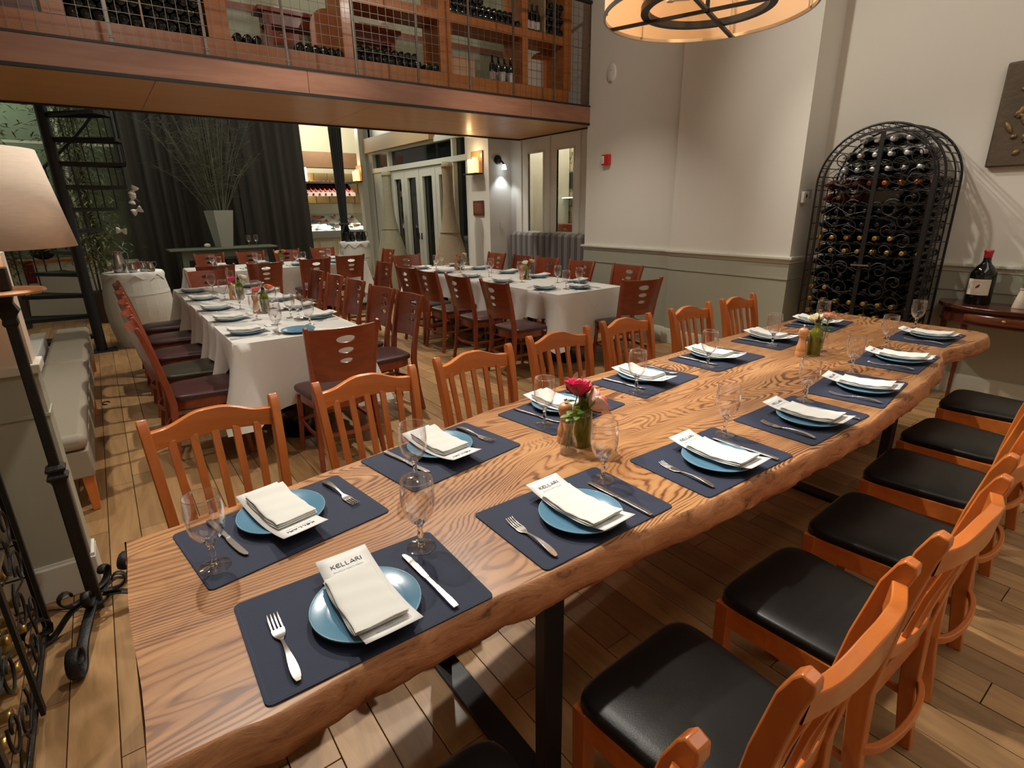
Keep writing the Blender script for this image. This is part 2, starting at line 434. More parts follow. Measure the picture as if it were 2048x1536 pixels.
# ---------------------------------------------------------------- mesh building
class MB:
    def __init__(s):
        s.v = []; s.f = []

    def add(s, vs, fs):
        o = len(s.v)
        s.v += [tuple(v) for v in vs]
        s.f += [tuple(i + o for i in f) for f in fs]
        return s

    def box(s, x0, x1, y0, y1, z0, z1, M=None):
        vs = [Vector((x, y, z)) for x in (x0, x1) for y in (y0, y1) for z in (z0, z1)]
        if M is not None:
            vs = [M @ v for v in vs]
        return s.add(vs, [(0, 1, 3, 2), (4, 6, 7, 5), (0, 4, 5, 1), (2, 3, 7, 6), (0, 2, 6, 4), (1, 5, 7, 3)])

    def grid(s, P, flip=False, closeu=False, closev=False):
        nu, nv = len(P), len(P[0])
        vs = [p for row in P for p in row]
        fs = []
        for i in range(nu if closeu else nu - 1):
            for j in range(nv if closev else nv - 1):
                a, b = i, (i + 1) % nu
                c, d = j, (j + 1) % nv
                q = (a * nv + c, b * nv + c, b * nv + d, a * nv + d)
                fs.append(q[::-1] if flip else q)
        return s.add(vs, fs)

    def lathe(s, prof, n=24, loc=(0, 0, 0), M=None, a0=0, a1=2 * pi):
        full = abs(a1 - a0 - 2 * pi) < 1e-6
        P = []
        for k in range(n if full else n + 1):
            a = a0 + (a1 - a0) * k / n
            row = []
            for r, z in prof:
                v = Vector((r * cos(a), r * sin(a), z))
                if M is not None:
                    v = M @ v
                row.append(v + Vector(loc))
            P.append(row)
        return s.grid(P, closeu=full)

    def frames(s, pts, closed=False, up=None):
        pts = [Vector(p) for p in pts]
        n = len(pts); out = []
        prev = None
        for i in range(n):
            if closed:
                t = pts[(i + 1) % n] - pts[i - 1]
            else:
                t = pts[min(i + 1, n - 1)] - pts[max(i - 1, 0)]
            t = t.normalized() if t.length > 1e-9 else Vector((0, 0, 1))
            if up is not None:
                a = Vector(up); a = (a - t * a.dot(t))
                a = a.normalized() if a.length > 1e-6 else t.orthogonal().normalized()
            elif prev is None:
                a = t.orthogonal().normalized()
            else:
                a = prev - t * prev.dot(t)
                a = a.normalized() if a.length > 1e-6 else t.orthogonal().normalized()
            prev = a
            out.append((pts[i], t, a, t.cross(a)))
        return out

    def tube(s, pts, r, n=8, closed=False, cap=True, up=None):
        fr = s.frames(pts, closed, up)
        P = []
        for i, (p, t, a, b) in enumerate(fr):
            rr = r[i] if isinstance(r, (list, tuple)) else r
            P.append([p + a * (rr * cos(2 * pi * k / n)) + b * (rr * sin(2 * pi * k / n)) for k in range(n)])
        o = len(s.v)
        s.grid(P, closeu=closed, closev=True)
        if cap and not closed:
            s.f.append(tuple(o + k for k in range(n))[::-1])
            s.f.append(tuple(o + (len(P) - 1) * n + k for k in range(n)))
        return s

    def bar(s, pts, w, h, up=(0, 0, 1), closed=False):
        """rectangular section swept along pts; w across, h along 'up' (may be lists)"""
        fr = s.frames(pts, closed, up)
        P = []
        for i, (p, t, a, b) in enumerate(fr):
            ww = (w[i] if isinstance(w, (list, tuple)) else w) / 2
            hh = (h[i] if isinstance(h, (list, tuple)) else h) / 2
            P.append([p + a * hh + b * ww, p + a * hh - b * ww, p - a * hh - b * ww, p - a * hh + b * ww])
        o = len(s.v)
        s.grid(P, closeu=closed, closev=True)
        if not closed:
            s.f.append((o + 3, o + 2, o + 1, o))
            e = o + (len(P) - 1) * 4
            s.f.append((e, e + 1, e + 2, e + 3))
        return s

    def ball(s, c, r, nu=12, nv=8, M=None):
        rx, ry, rz = r if isinstance(r, (list, tuple)) else (r, r, r)
        P = []
        for j in range(nv + 1):
            th = pi * j / nv
            row = []
            for k in range(nu):
                a = 2 * pi * k / nu
                v = Vector((rx * sin(th) * cos(a), ry * sin(th) * sin(a), -rz * cos(th)))
                if M is not None:
                    v = M @ v
                row.append(v + Vector(c))
            P.append(row)
        return s.grid(P, closev=True, flip=True)

    def prism(s, outl, z0, z1, M=None):
        n = len(outl)
        a = [Vector((x, y, z0)) for x, y in outl]
        b = [Vector((x, y, z1)) for x, y in outl]
        vs = a + b
        if M is not None:
            vs = [M @ v for v in vs]
        return s.add(vs, [tuple(range(n))[::-1], tuple(range(n, 2 * n))] + [(i, (i + 1) % n, n + (i + 1) % n, n + i) for i in range(n)])

    def mesh(s, name, mat, smooth=True, ang=38):
        me = bpy.data.meshes.new(name)
        me.from_pydata(s.v, [], s.f)
        bm = bmesh.new(); bm.from_mesh(me)
        bmesh.ops.remove_doubles(bm, verts=bm.verts, dist=1e-5)
        bmesh.ops.recalc_face_normals(bm, faces=bm.faces)
        bm.to_mesh(me); bm.free()
        if smooth:
            me.polygons.foreach_set('use_smooth', [True] * len(me.polygons))
            me.set_sharp_from_angle(angle=radians(ang))
        me.materials.append(mat)
        return me

    def build(s, name, mat, parent=None, bevel=0, smooth=True, ang=38, loc=None, solid=0, subsurf=0, kind=None):
        o = bpy.data.objects.new(name, s.mesh(name, mat, smooth, ang))
        COL.objects.link(o)
        if parent is not None:
            o.parent = parent
        if loc is not None:
            o.location = loc
        if solid:
            md = o.modifiers.new('solid', 'SOLIDIFY'); md.thickness = solid; md.offset = 0
        if bevel:
            md = o.modifiers.new('bevel', 'BEVEL'); md.width = bevel; md.segments = 2; md.limit_method = 'ANGLE'
            md.angle_limit = radians(40); md.harden_normals = False
        if subsurf:
            md = o.modifiers.new('sub', 'SUBSURF'); md.levels = subsurf; md.render_levels = subsurf
        if kind:
            o['kind'] = kind
        return o


def tag(o, label, cat, group=None, kind=None):
    if label: o['label'] = label
    if cat: o['category'] = cat
    if group: o['group'] = group
    if kind: o['kind'] = kind
    return o


def thing(name, label, cat, loc=(0, 0, 0), rz=0, group=None):
    o = bpy.data.objects.new(name, None)
    COL.objects.link(o)
    o.empty_display_size = 0.1
    o.location = loc
    o.rotation_euler = (0, 0, rz)
    return tag(o, label, cat, group)


def copy_tree(o, parent=None):
    c = o.copy()
    COL.objects.link(c)
    if parent is not None:
        c.parent = parent
    for ch in list(o.children):
        copy_tree(ch, c)
    return c


def place(proto, loc, rz, label, group=None, swap=None):
    """copy a thing; the first call uses the prototype itself"""
    if not proto.get('_used'):
        o = proto
        proto['_used'] = 1
    else:
        o = copy_tree(proto)
    o.location = loc
    o.rotation_euler = (0, 0, rz)
    o['label'] = label
    if group: o['group'] = group
    if swap:
        for ch in o.children:
            if ch.name.split('.')[0] in swap:
                ch.data = swap[ch.name.split('.')[0]]
    return o


def struct(o):
    o['kind'] = 'structure'
    return o


ORD = ['first', 'second', 'third', 'fourth', 'fifth', 'sixth', 'seventh', 'eighth', 'ninth', 'tenth', 'eleventh', 'twelfth', 'thirteenth', 'fourteenth']


def nz(x, seed=0):
    """cheap smooth 1-D noise"""
    return (sin(x * 1.7 + seed) + 0.6 * sin(x * 4.3 + seed * 2.1) + 0.35 * sin(x * 9.1 + seed * 3.7)) / 1.95

# ================================================================ ROOM SHELL
TOP = 4.6
fl = struct(MB().box(-3.2, 6.9, -1.6, 15.0, -0.12, -0.022).build('floor', M_gap, smooth=False))


def project(x, y, z=0):
    v = Vector((x, y, z - 1.545))
    d = v.dot(W_)
    if d < 0.05:
        return None
    return 1024 + F_PX * v.dot(R_) / d, 768 - F_PX * v.dot(U_) / d


PW = 0.132
planks = []
rp = random.Random(3)
x = -3.15
while x < 6.0:
    y = -1.5 - rp.random() * 0.9
    while y < 14.9:
        ln = rp.uniform(0.55, 1.25)
        y1 = min(y + ln, 14.9)
        if y1 > -1.5:
            planks.append((x, max(y, -1.5), y1, rp.uniform(-0.0007, 0.0007)))
        y += ln
    x += PW


def plank_key(p):
    best = 1e9
    for yy in (p[1], (p[1] + p[2]) / 2, p[2]):
        for xx in (p[0], p[0] + PW):
            q = project(xx, yy)
            if q and -40 < q[0] < 2090 and -40 < q[1] < 1580:
                best = min(best, hypot(xx, yy))
    return best


planks.sort(key=plank_key)
rest = MB()
for i, (x, y0, y1, h) in enumerate(planks):
    g = 0.0016
    if i < 295:
        MB().box(x + g, x + PW - g, y0 + g, y1 - g, -0.02, h).build('plank', M_plank, fl, bevel=0.0012, smooth=False)
    else:
        rest.box(x + g, x + PW - g, y0 + g, y1 - g, -0.02, h)
rest.build('plank', M_plank, fl, smooth=False, kind='stuff')

struct(MB().box(-3.2, 7.0, -1.6, 15.0, TOP, TOP + 0.1).build('ceiling', plain('ceiling_paint', (0.6, 0.56, 0.5), 0.8), smooth=False))
struct(MB().box(-3.3, 6.9, -1.7, -1.6, 0, TOP).build('wall_front', M_cream, smooth=False))


def wall_y(x, y0, y1, name, n):
    """wall facing -X in three finishes: cream above the rail, sage wainscot below"""
    w = struct(MB().box(x, 6.9, y0, y1, 1.05, TOP).build(name, M_cream, smooth=False))
    MB().box(x - 0.004, 6.9, y0, y1, 0.0, 1.05).build('wainscot', M_sage, w, smooth=False)
    return w


rack_wall = wall_y(5.6, -1.6, 2.62, 'wall_right', 1)
pier2 = struct(MB().box(5.215, 6.9, 2.62, 4.0, 1.05, TOP).build('wall_pier', M_cream, smooth=False))
MB().box(5.211, 6.9, 2.616, 4.0, 0.0, 1.05).build('wainscot', M_sage, pier2, smooth=False)
pier1 = struct(MB().box(5.262, 6.9, 4.0, 5.44, 1.05, TOP).build('wall_right', M_cream, smooth=False))
MB().box(5.258, 6.9, 4.0, 5.436, 0.0, 1.05).build('wainscot', M_sage, pier1, smooth=False)


def prof_run(pts, nrm, prof):
    """sweep a small profile [(out, z)] along a floor polyline with mitred corners; nrm = outward normals per segment"""
    n = len(pts)
    P = []
    for i in range(n):
        if i == 0: o = Vector(nrm[0])
        elif i == n - 1: o = Vector(nrm[-1])
        else:
            a, b = Vector(nrm[i - 1]), Vector(nrm[i])
            o = (a + b) / (1 + a.dot(b))
        P.append([Vector((pts[i][0] + o.x * d, pts[i][1] + o.y * d, z)) for d, z in prof])
    m = MB(); m.grid(P)
    k = len(prof)
    m.f.append(tuple(range(k))); m.f.append(tuple((n - 1) * k + j for j in range(k))[::-1])
    return m


RAIL = [(0, 1.005), (0.012, 1.008), (0.014, 1.03), (0.022, 1.045), (0.036, 1.048), (0.038, 1.062), (0.034, 1.072), (0, 1.074)]
BELT = [(0, 0.852), (0.012, 0.856), (0.012, 0.876), (0, 0.88)]
BASE = [(0, 0.0), (0.022, 0.0), (0.022, 0.15), (0.014, 0.168), (0, 0.172)]
FRZ = [(0, 0.876), (0.008, 0.878), (0.008, 1.0), (0, 1.004)]
runA = ([(5.6, -1.6), (5.6, 2.62), (5.215, 2.62), (5.215, 4.0), (5.262, 4.0), (5.262, 5.44), (5.5, 5.44)],
        [(-1, 0), (0, -1), (-1, 0), (0, 1), (-1, 0), (0, 1)])
prof_run(*runA, RAIL).build('trim_1', M_trimw, ang=50)['kind'] = 'structure'
prof_run(*runA, FRZ).build('trim_2', M_sage, ang=50)['kind'] = 'structure'
prof_run(*runA, BELT).build('trim_3', M_sage, ang=50)['kind'] = 'structure'
prof_run(*runA, BASE).build('baseboard_right', M_trimw, ang=50)['kind'] = 'structure'

# ---- wall behind the striped banquette, with three framed openings to the next room
wins = [(6.60, 6.955), (5.94, 6.295), (5.36, 5.67)]
wb = MB()
wb.box(5.5, 5.53, 5.44, 7.4, 0, 1.2); wb.box(5.5, 5.53, 5.44, 7.4, 2.335, TOP)
edges = [5.44] + [v for w in sorted(wins) for v in w] + [7.4]
for a, b in ((5.67, 5.94), (6.295, 6.60), (6.955, 7.4)):
    wb.box(5.5, 5.53, a, b, 1.2, 2.335)
wbo = struct(wb.build('wall_banquette', M_cream, smooth=False))
for i, (a, b) in enumerate(wins):
    f = MB()
    t = 0.022
    f.box(5.492, 5.535, a - t, a, 1.18, 2.355); f.box(5.492, 5.535, b, b + t, 1.18, 2.355)
    f.box(5.492, 5.535, a, b, 1.18, 1.205); f.box(5.492, 5.535, a, b, 2.33, 2.355)
    w = struct(f.build('window_%d' % (i + 1), M_trimw, smooth=False))
    MB().box(5.51, 5.514, a, b, 1.2, 2.34).build('pane', M_pane, w, smooth=False)
for k, yy in enumerate((5.80, 6.44, 7.12)):
    MB().box(5.486, 5.5, yy - 0.012, yy + 0.012, 1.2, 2.545).build('trim_%d' % (4 + k), M_trimw, smooth=False)['kind'] = 'structure'
# next room: vine wallpaper wall, dark picture, lit shelf edge, red seat backs
m, N, L, b = nt('vine_wallpaper')
tc = N.new('ShaderNodeTexCoord'); vo = N.new('ShaderNodeTexVoronoi'); vo.feature = 'DISTANCE_TO_EDGE'
mpp = N.new('ShaderNodeMapping'); mpp.inputs['Scale'].default_value = (1, 1, 0.55)
nn = N.new('ShaderNodeTexNoise'); nn.inputs['Scale'].default_value = 5
L.new(tc.outputs['Object'], mpp.inputs[0]); L.new(mpp.outputs[0], nn.inputs['Vector'])
ad = N.new('ShaderNodeVectorMath'); ad.operation = 'MULTIPLY_ADD'; ad.inputs[1].default_value = (0.3, 0.3, 0.3)
L.new(nn.outputs['Color'], ad.inputs[0]); L.new(mpp.outputs[0], ad.inputs[2]); L.new(ad.outputs[0], vo.inputs['Vector'])
vo.inputs['Scale'].default_value = 11
r = N.new('ShaderNodeValToRGB'); r.color_ramp.elements[0].position = 0.02; r.color_ramp.elements[1].position = 0.10
r.color_ramp.elements[0].color = (0.12, 0.12, 0.06, 1); r.color_ramp.elements[1].color = (0.62, 0.55, 0.36, 1)
L.new(vo.outputs['Distance'], r.inputs[0]); L.new(r.outputs[0], b.inputs['Base Color'])
MATS['vine'] = m
struct(MB().box(6.8, 6.88, 5.0, 12.0, 0, TOP).build('wall_next_room', m, smooth=False))
tag(MB().box(6.77, 6.798, 7.34, 7.78, 1.86, 2.12).build('picture', plain('dark_picture', (0.03, 0.035, 0.028), 0.4, noise=0.6, nscale=14), smooth=False),
    'dark landscape picture on the vine wallpaper seen through the middle opening', 'picture')
t = thing('wall_shelf', 'pale shelf with a lit edge in the room beyond the openings', 'shelf', (6.7, 6.9, 1.73))
MB().box(-0.1, 0.09, -0.9, 1.2, -0.015, 0.0).build('board', M_trimw, t, smooth=False)
MB().box(-0.1, -0.08, -0.9, 1.2, -0.03, -0.016).build('light_strip', emit('lit_strip', (0.75, 0.95, 0.75), 3.0), t, smooth=False)
tag(MB().box(6.55, 6.6, 8.25, 8.62, 0.02, 3.0).build('grey_drape', plain('grey_drape_cloth', (0.12, 0.11, 0.11), 0.8), smooth=False), 'grey drape seen through the far opening of the banquette wall', 'drape')
light('POINT', 'next_room_lamp', (6.2, 6.9, 3.2), 55, NEUT, 0.15)
for k in range(3):
    t = thing('red_bench_back', 'red padded seat back low in the %s opening of the banquette wall' % ['near', 'middle', 'far'][k], 'seat', (6.2, 5.75 + 0.6 * k, 0), 0, 'red seat backs in the next room')
    MB().box(-0.05, 0.05, -0.28, 0.28, 0.4, 1.3).build('backrest', plain('red_leather', (0.28, 0.05, 0.02), 0.4), t, bevel=0.02)
    MB().box(-0.25, 0.1, -0.28, 0.28, 0.0, 0.45).build('seat', plain('red_leather', (0.28, 0.05, 0.02), 0.4), t, bevel=0.02)

# ---- short wall with the reading lamp and the pier with the plaque
struct(MB().box(5.07, 6.75, 7.4, 8.02, 0, TOP).build('wall_pier', M_cream, smooth=False))

# ---- glazed door wall (faces -X)
D0, D1 = 8.04, 11.98
dw = MB()
dw.box(5.09, 5.3, D0, D1, 2.74, TOP)                 # above transom
dw.box(5.09, 5.3, 11.88, 12.1, 0, TOP)
door_wall = struct(dw.build('wall_doors', M_doorw, smooth=False))
struct(MB().box(5.16, 5.24, D0, 11.9, 0.0, 2.76).build('window_4', M_nightglass, smooth=False))
lf = [8.1, 8.56, 8.9, 9.28, 9.55, 9.95, 10.3, 10.72, 10.98]
fr = MB()
for yy, w in ((8.06, .05), (11.86, .06), (11.05, .08), (8.5, .05)):
    fr.box(5.08, 5.26, yy - w / 2, yy + w / 2, 0, 2.74)
fr.box(5.07, 5.27, D0, 11.9, 2.31, 2.40); fr.box(5.07, 5.27, D0, 11.9, 2.68, 2.76)
fr.box(5.08, 5.26, 11.1, 11.86, 0, 2.3)
struct(fr.build('trim_7', M_doorw, smooth=False))
for k, (a, b) in enumerate(((8.53, 9.15), (9.16, 9.78), (9.79, 10.41), (10.42, 11.0))):
    d = MB(); s = 0.13
    d.box(5.10, 5.15, a, a + s, 0.02, 2.3); d.box(5.10, 5.15, b - s, b, 0.02, 2.3)
    d.box(5.10, 5.15, a + s, b - s, 0.02, 0.3); d.box(5.10, 5.15, a + s, b - s, 2.14, 2.3)
    o = struct(d.build('door_%d' % (k + 1), M_doorw, smooth=False))
    if k in (1, 2):
        MB().tube([(5.06, (a + .05 if k == 2 else b - .05), 1.0), (5.06, (a + .05 if k == 2 else b - .05), 1.12)], 0.012).build('door_handle', M_iron, o)
# tan beam above the doors, white column beyond them
struct(MB().box(4.98, 5.08, 9.1, 12.0, 2.72, 3.0).build('beam_1', plain('tan_beam', (0.36, 0.235, 0.10), 0.6), smooth=False))
struct(MB().box(5.05, 5.3, 12.1, 12.45, 0, TOP).build('column_1', plain('pale_column', (0.40, 0.42, 0.38), 0.6), smooth=False))
struct(MB().box(4.92, 5.05, 12.12, 12.3, 0, TOP).build('column_2', M_trimw, smooth=False))

# ---- far kitchen end
struct(MB().box(3.3, 6.9, 14.9, 15.0, 0, TOP).build('wall_kitchen', plain('kitchen_cream', (0.66, 0.62, 0.46), 0.6), smooth=False))
struct(MB().box(3.5, 6.5, 13.9, 14.2, 2.55, 2.9).build('beam_2', plain('brown_beam', (0.20, 0.105, 0.05), 0.6, noise=0.15), smooth=False))
struct(MB().box(-3.3, 3.72, 12.2, 12.3, 0, TOP).build('wall_back', plain('back_wall_dark', (0.05, 0.05, 0.045), 0.8), smooth=False))
struct(MB().box(-3.3, -3.2, -1.6, 12.2, 0, TOP).build('wall_left', M_cream, smooth=False))
struct(MB().box(6.9, 7.0, -1.6, 15.0, 0, TOP).build('wall_outer', M_cream, smooth=False))
light('POINT', 'kitchen_lamp', (4.6, 13.2, 3.6), 150, (1, 0.95, 0.8), 0.2)
light('SPOT', 'kitchen_lamp', (4.6, 12.6, 3.4), 380, (1, 0.98, 0.92), 0.1, (4.6, 13.5, 1.1), 60, 0.6)
light('SPOT', 'kitchen_lamp', (4.3, 14.5, 2.5), 30, (1, 0.72, 0.35), 0.05, (4.35, 14.9, 2.2), 110, 0.9)

# ---- back windows on the left, low white wall beneath, planting beyond
wl = struct(MB().box(-3.2, 3.7, 11.55, 11.75, 0, 0.72).build('wall_low', M_white, smooth=False))
MB().box(-3.2, 3.7, 11.5, 11.8, 0.72, 0.76).build('sill', M_white, wl, smooth=False)
MB().box(-3.2, 3.7, 11.53, 11.55, 0, 0.14).build('skirting', M_white, wl, smooth=False)
for k, (a, b) in enumerate(((-3.1, -1.35), (-1.3, -0.25), (-0.2, 0.6))):
    f = MB(); t = 0.035
    f.box(a, a + t, 11.62, 11.68, 0.76, 4.4); f.box(b - t, b, 11.62, 11.68, 0.76, 4.4)
    f.box(a, b, 11.62, 11.68, 2.6, 2.64); f.box(a, b, 11.62, 11.68, 4.36, 4.4); f.box(a, b, 11.62, 11.68, 0.76, 0.8)
    w = struct(f.build('window_%d' % (5 + k), M_trimw, smooth=False))
    MB().box(a + t, b - t, 11.645, 11.65, 0.8, 4.36).build('pane', M_pane, w, smooth=False)
struct(MB().box(-3.3, 0.8, 12.14, 12.19, 0.76, TOP).build('wall_winter_garden', plain('garden_wall', (0.30, 0.33, 0.26), 0.7, noise=0.2, nscale=3), smooth=False))
light('POINT', 'backdrop_fill', (-1.3, 10.9, 3.9), 70, (0.9, 1.0, 0.8), 0.2)  # added fill light without a fixture, brightens the pale green backdrop

# ================================================================ GALLERY (mezzanine)
gal = struct(MB().box(-3.2, 5.5, 5.43, 7.16, 2.57, 2.74).build('gallery_floor', M_gap, smooth=False))
xs = [-3.2, -1.9, -0.55, 0.35, 2.05, 3.95, 5.5]
for a, b in zip([-3.2, -0.6, 1.78, 4.32], [-0.6, 1.78, 4.32, 5.5]):
    MB().box(a + .002, b - .002, 5.402, 5.43, 2.553, 2.735).build('fascia_board', M_fascia, gal, smooth=False)
for a, b in zip([-3.2, -1.25, 0.62, 2.5, 4.35], [-1.25, 0.62, 2.5, 4.35, 5.5]):
    MB().box(a + .002, b - .002, 5.44, 7.15, 2.552, 2.57).build('soffit_panel', M_ply, gal, smooth=False)
MB().box(-3.2, 5.5, 5.398, 5.425, 2.528, 2.552).build('edge_angle', M_bsteel, gal, smooth=False)
MB().box(-3.2, 5.5, 5.396, 5.436, 2.735, 2.752).build('top_angle', M_bsteel, gal, smooth=False)
MB().box(-3.2, 5.5, 7.15, 7.19, 2.535, 2.75).build('rear_angle', M_bsteel, gal, smooth=False)
MB().box(5.485, 5.5, 5.43, 7.15, 2.535, 2.55).build('side_angle', M_bsteel, gal, smooth=False)

rl = thing('gallery_railing', 'steel wire mesh railing along the front of the wooden gallery', 'railing', (0, 5.415, 2.752))
for i in range(107):
    xx = -3.14 + 0.0795 * i
    if xx > 5.3: break
    MB().tube([(xx, 0, 0), (xx, 0, 1.05)], 0.0022, 4).build('upright_wire', M_wire, rl)
for i in range(13):
    z = 0.05 + 0.08 * i
    MB().tube([(-3.2, 0.004, z), (5.3, 0.004, z)], 0.0022 if i != 7 else 0.005, 4).build('cross_wire', M_wire, rl)
for xx in (-2.15, -1.52, -0.89, -0.26, 0.373, 1.003, 1.63, 2.256, 2.9, 3.51, 4.09, 4.69, 5.26):
    MB().box(xx - .011, xx + .011, 0.006, 0.018, 0, 1.1).build('post', M_wire, rl, smooth=False)
    MB().box(xx - .012, xx + .018, 0.002, 0.022, 0.035, 0.045).build('bracket', M_wire, rl, smooth=False)
MB().box(-3.2, 5.3, -0.01, 0.03, 1.09, 1.12).build('handrail', M_bsteel, rl, smooth=False)
# grey post and dark band where the gallery meets the pier
struct(MB().box(5.34, 5.42, 5.45, 5.52, 2.75, TOP).build('trim_8', plain('grey_post', (0.28, 0.29, 0.30), 0.5), smooth=False))
struct(MB().box(5.42, 5.5, 5.50, 5.56, 2.75, TOP).build('trim_9', plain('grey_wall', (0.22, 0.20, 0.19), 0.7), smooth=False))

# wine shelving on the gallery
sh = thing('wine_shelving', 'amber wooden wine shelving standing on the gallery behind the mesh', 'shelving', (0, 5.85, 2.742))
SD = 0.38
MB().box(-3.2, 5.3, 0, SD, 0.0, 0.25).build('plinth', M_shelf, sh, bevel=0.002, smooth=False)
for a, b in ((-3.2, 0.0), (0.14, 1.12), (1.29, 2.32), (2.41, 3.41), (3.55, 4.54), (4.63, 5.21)):
    if a > 2:
        MB().box(a, b, 0, SD, 0.748, 0.842).build('shelf_board', M_shelf, sh, bevel=0.002, smooth=False)
    MB().box(a, b, 0, SD, 1.34, 1.43).build('shelf_board', M_shelf, sh, bevel=0.002, smooth=False)
for a, b in ((0.0, 0.143), (1.117, 1.289), (2.316, 2.413), (3.405, 3.551), (4.542, 4.628), (5.212, 5.33)):
    MB().box(a, b, -0.004, SD, 0.25, 1.84).build('upright', M_shelf, sh, bevel=0.002, smooth=False)
MB().box(0.638, 0.652, 0, SD, 0.25, 1.34).build('divider', plain('pale_divider', (0.5, 0.33, 0.17), 0.6), sh, smooth=False)
MB().box(4.89, 4.905, 0, SD, 0.842, 1.4).build('divider', plain('pale_divider', (0.5, 0.33, 0.17), 0.6), sh, smooth=False)
MB().box(-3.2, -0.02, 0.01, SD, 0.25, 1.3).build('cabinet_front', wood('dark_red_cabinet', (0.16, 0.05, 0.03), (0.10, 0.03, 0.02), 0.4, 'X', 5), sh, smooth=False)
MB().box(1.29, 1.31, 0, SD, 0.25, 0.27).build('cleat', M_shelf, sh, smooth=False)
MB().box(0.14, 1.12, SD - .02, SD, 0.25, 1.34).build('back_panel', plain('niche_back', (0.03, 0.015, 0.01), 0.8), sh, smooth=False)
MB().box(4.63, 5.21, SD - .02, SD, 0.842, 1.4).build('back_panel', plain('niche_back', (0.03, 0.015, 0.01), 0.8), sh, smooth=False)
# arched corner cheek panels
for x0, x1, s in ((2.10, 2.316, 1), (4.9, 5.212, 1)):
    ol = [(x1, 0.25), (x0 + .02, 0.25), (x0 + .02, 0.55)] + [(x0 + .02 + (x1 - x0 - .02) * (1 - cos(a * pi / 16)) , 0.55 + 0.2 * sin(a * pi / 16)) for a in range(1, 9)]
    MB().prism([(p[0], p[1]) for p in ol], 0, 0.02, Matrix(((1, 0, 0, 0), (0, 0, 1, 0.34), (0, 1, 0, 0), (0, 0, 0, 1)))).build('cheek_panel', M_shelf, sh, smooth=False)
# dim upper-floor wall behind the shelving
uw = struct(MB().box(-3.2, 5.5, 7.14, 7.16, 2.742, TOP).build('wall_gallery', M_cable, smooth=False))
MB().box(-3.2, 5.5, 7.125, 7.14, 3.62, 3.68).build('wall_rail', wood('red_rail', (0.30, 0.12, 0.08), (0.2, 0.07, 0.05), 0.4, 'X'), uw, smooth=False)

# ================================================================ LONG SLAB TABLE
def interp(pts, x):
    if x <= pts[0][0]: return pts[0][1]
    for (a, b), (c, d) in zip(pts, pts[1:]):
        if x <= c:
            t = (x - a) / (c - a)
            t = t * t * (3 - 2 * t) * 0.5 + t * 0.5
            return b + (d - b) * t
    return pts[-1][1]


NEAR = [(-.10, .790), (.015, .785), (.073, .774), (.209, .782), (.363, .79), (.521, .785), (.669, .774), (.824, .77), (1.08, .752), (1.22, .739), (1.645, .722), (1.847, .715), (2.2, .711), (2.56, .738), (2.91, .765), (3.15, .79), (3.4, .838), (3.60, .895), (3.70, .898), (3.8, .872), (3.91, .855), (4.12, .85), (4.25, .85), (4.33, .872), (4.37, .93)]
FAR = [(-.10, 1.532), (.003, 1.534), (.205, 1.554), (.475, 1.601), (.87, 1.669), (1.19, 1.732), (1.802, 1.803), (2.405, 1.818), (3.077, 1.862), (3.724, 1.864), (4.30, 1.878), (4.37, 1.86)]
TX0, TX1 = -.095, 4.372
tb = thing('slab_table', 'long live-edge wood slab table with dark swirling grain on black steel legs', 'table', (0, 0, 0))
NX = 230
topm, edgem = MB(), MB()
top, sec = [], []
for i in range(NX + 1):
    x = TX0 + (TX1 - TX0) * i / NX
    yn, yf = interp(NEAR, x), interp(FAR, x)
    e = nz(x * 6, 1) * .004
    yn += e * .4
    row = []
    xe = x - (.012 if i == 0 else 0)
    for j in range(9):
        row.append((x + (0.004 * sin(j) if i in (0, NX) else 0), yn + .006 + (yf - yn - .012) * j / 8, 0.76))
    top.append(row)
    b1, b2, b3 = nz(x * 5, 2) * .006, nz(x * 9, 5) * .008, nz(x * 14, 9) * .007
    big = .012 + .012 * max(0, nz(x * 2.1, 4))
    zb = .668 + .010 * nz(x * 4, 7) + (0.02 if 3.5 < x < 3.8 else 0)
    near = [(yn + .006, .76), (yn, .7575), (yn - big * .5 + b1 * .3, .742), (yn - big + b1, .722), (yn - big * 1.1 + b2, .70), (yn - big * .7 + b3, .684), (yn + .006 + b2, zb + .004), (yn + .03, zb)]
    far = [(yf - .03, zb + .002), (yf + .004, .675), (yf + .014 + b1, .70), (yf + .008 + b2, .735), (yf, .757), (yf - .006, .76)]
    sec.append([(x, y, z) for y, z in near + far])
topm.grid(top)
edgem.grid(sec)
# end caps
for k, i in enumerate((0, NX)):
    r = sec[i]
    edgem.add(r, [tuple(range(len(r)))[::(1 if k else -1)]])
topm.build('tabletop', M_slab, tb, ang=60)
edgem.build('live_edge', M_bark, tb, ang=70)
for k, lx in enumerate((0.70, 2.95)):
    y0, y1 = (.80, 1.42) if k == 0 else (.86, 1.68)
    for ya, yb in ((y0 - .01, y0 + .03), (y1 - .04, y1)):
        MB().box(lx - .03, lx + .03, ya, yb, 0.02, .672).build('leg', M_bsteel, tb, bevel=.003, smooth=False)
    MB().box(lx - .04, lx + .04, y0 - .03, y1 + .02, 0.0, 0.02).build('foot_bar', M_bsteel, tb, bevel=.003, smooth=False)
    MB().box(lx - .04, lx + .04, y0, y1, .658, .672).build('top_bar', M_bsteel, tb, smooth=False)

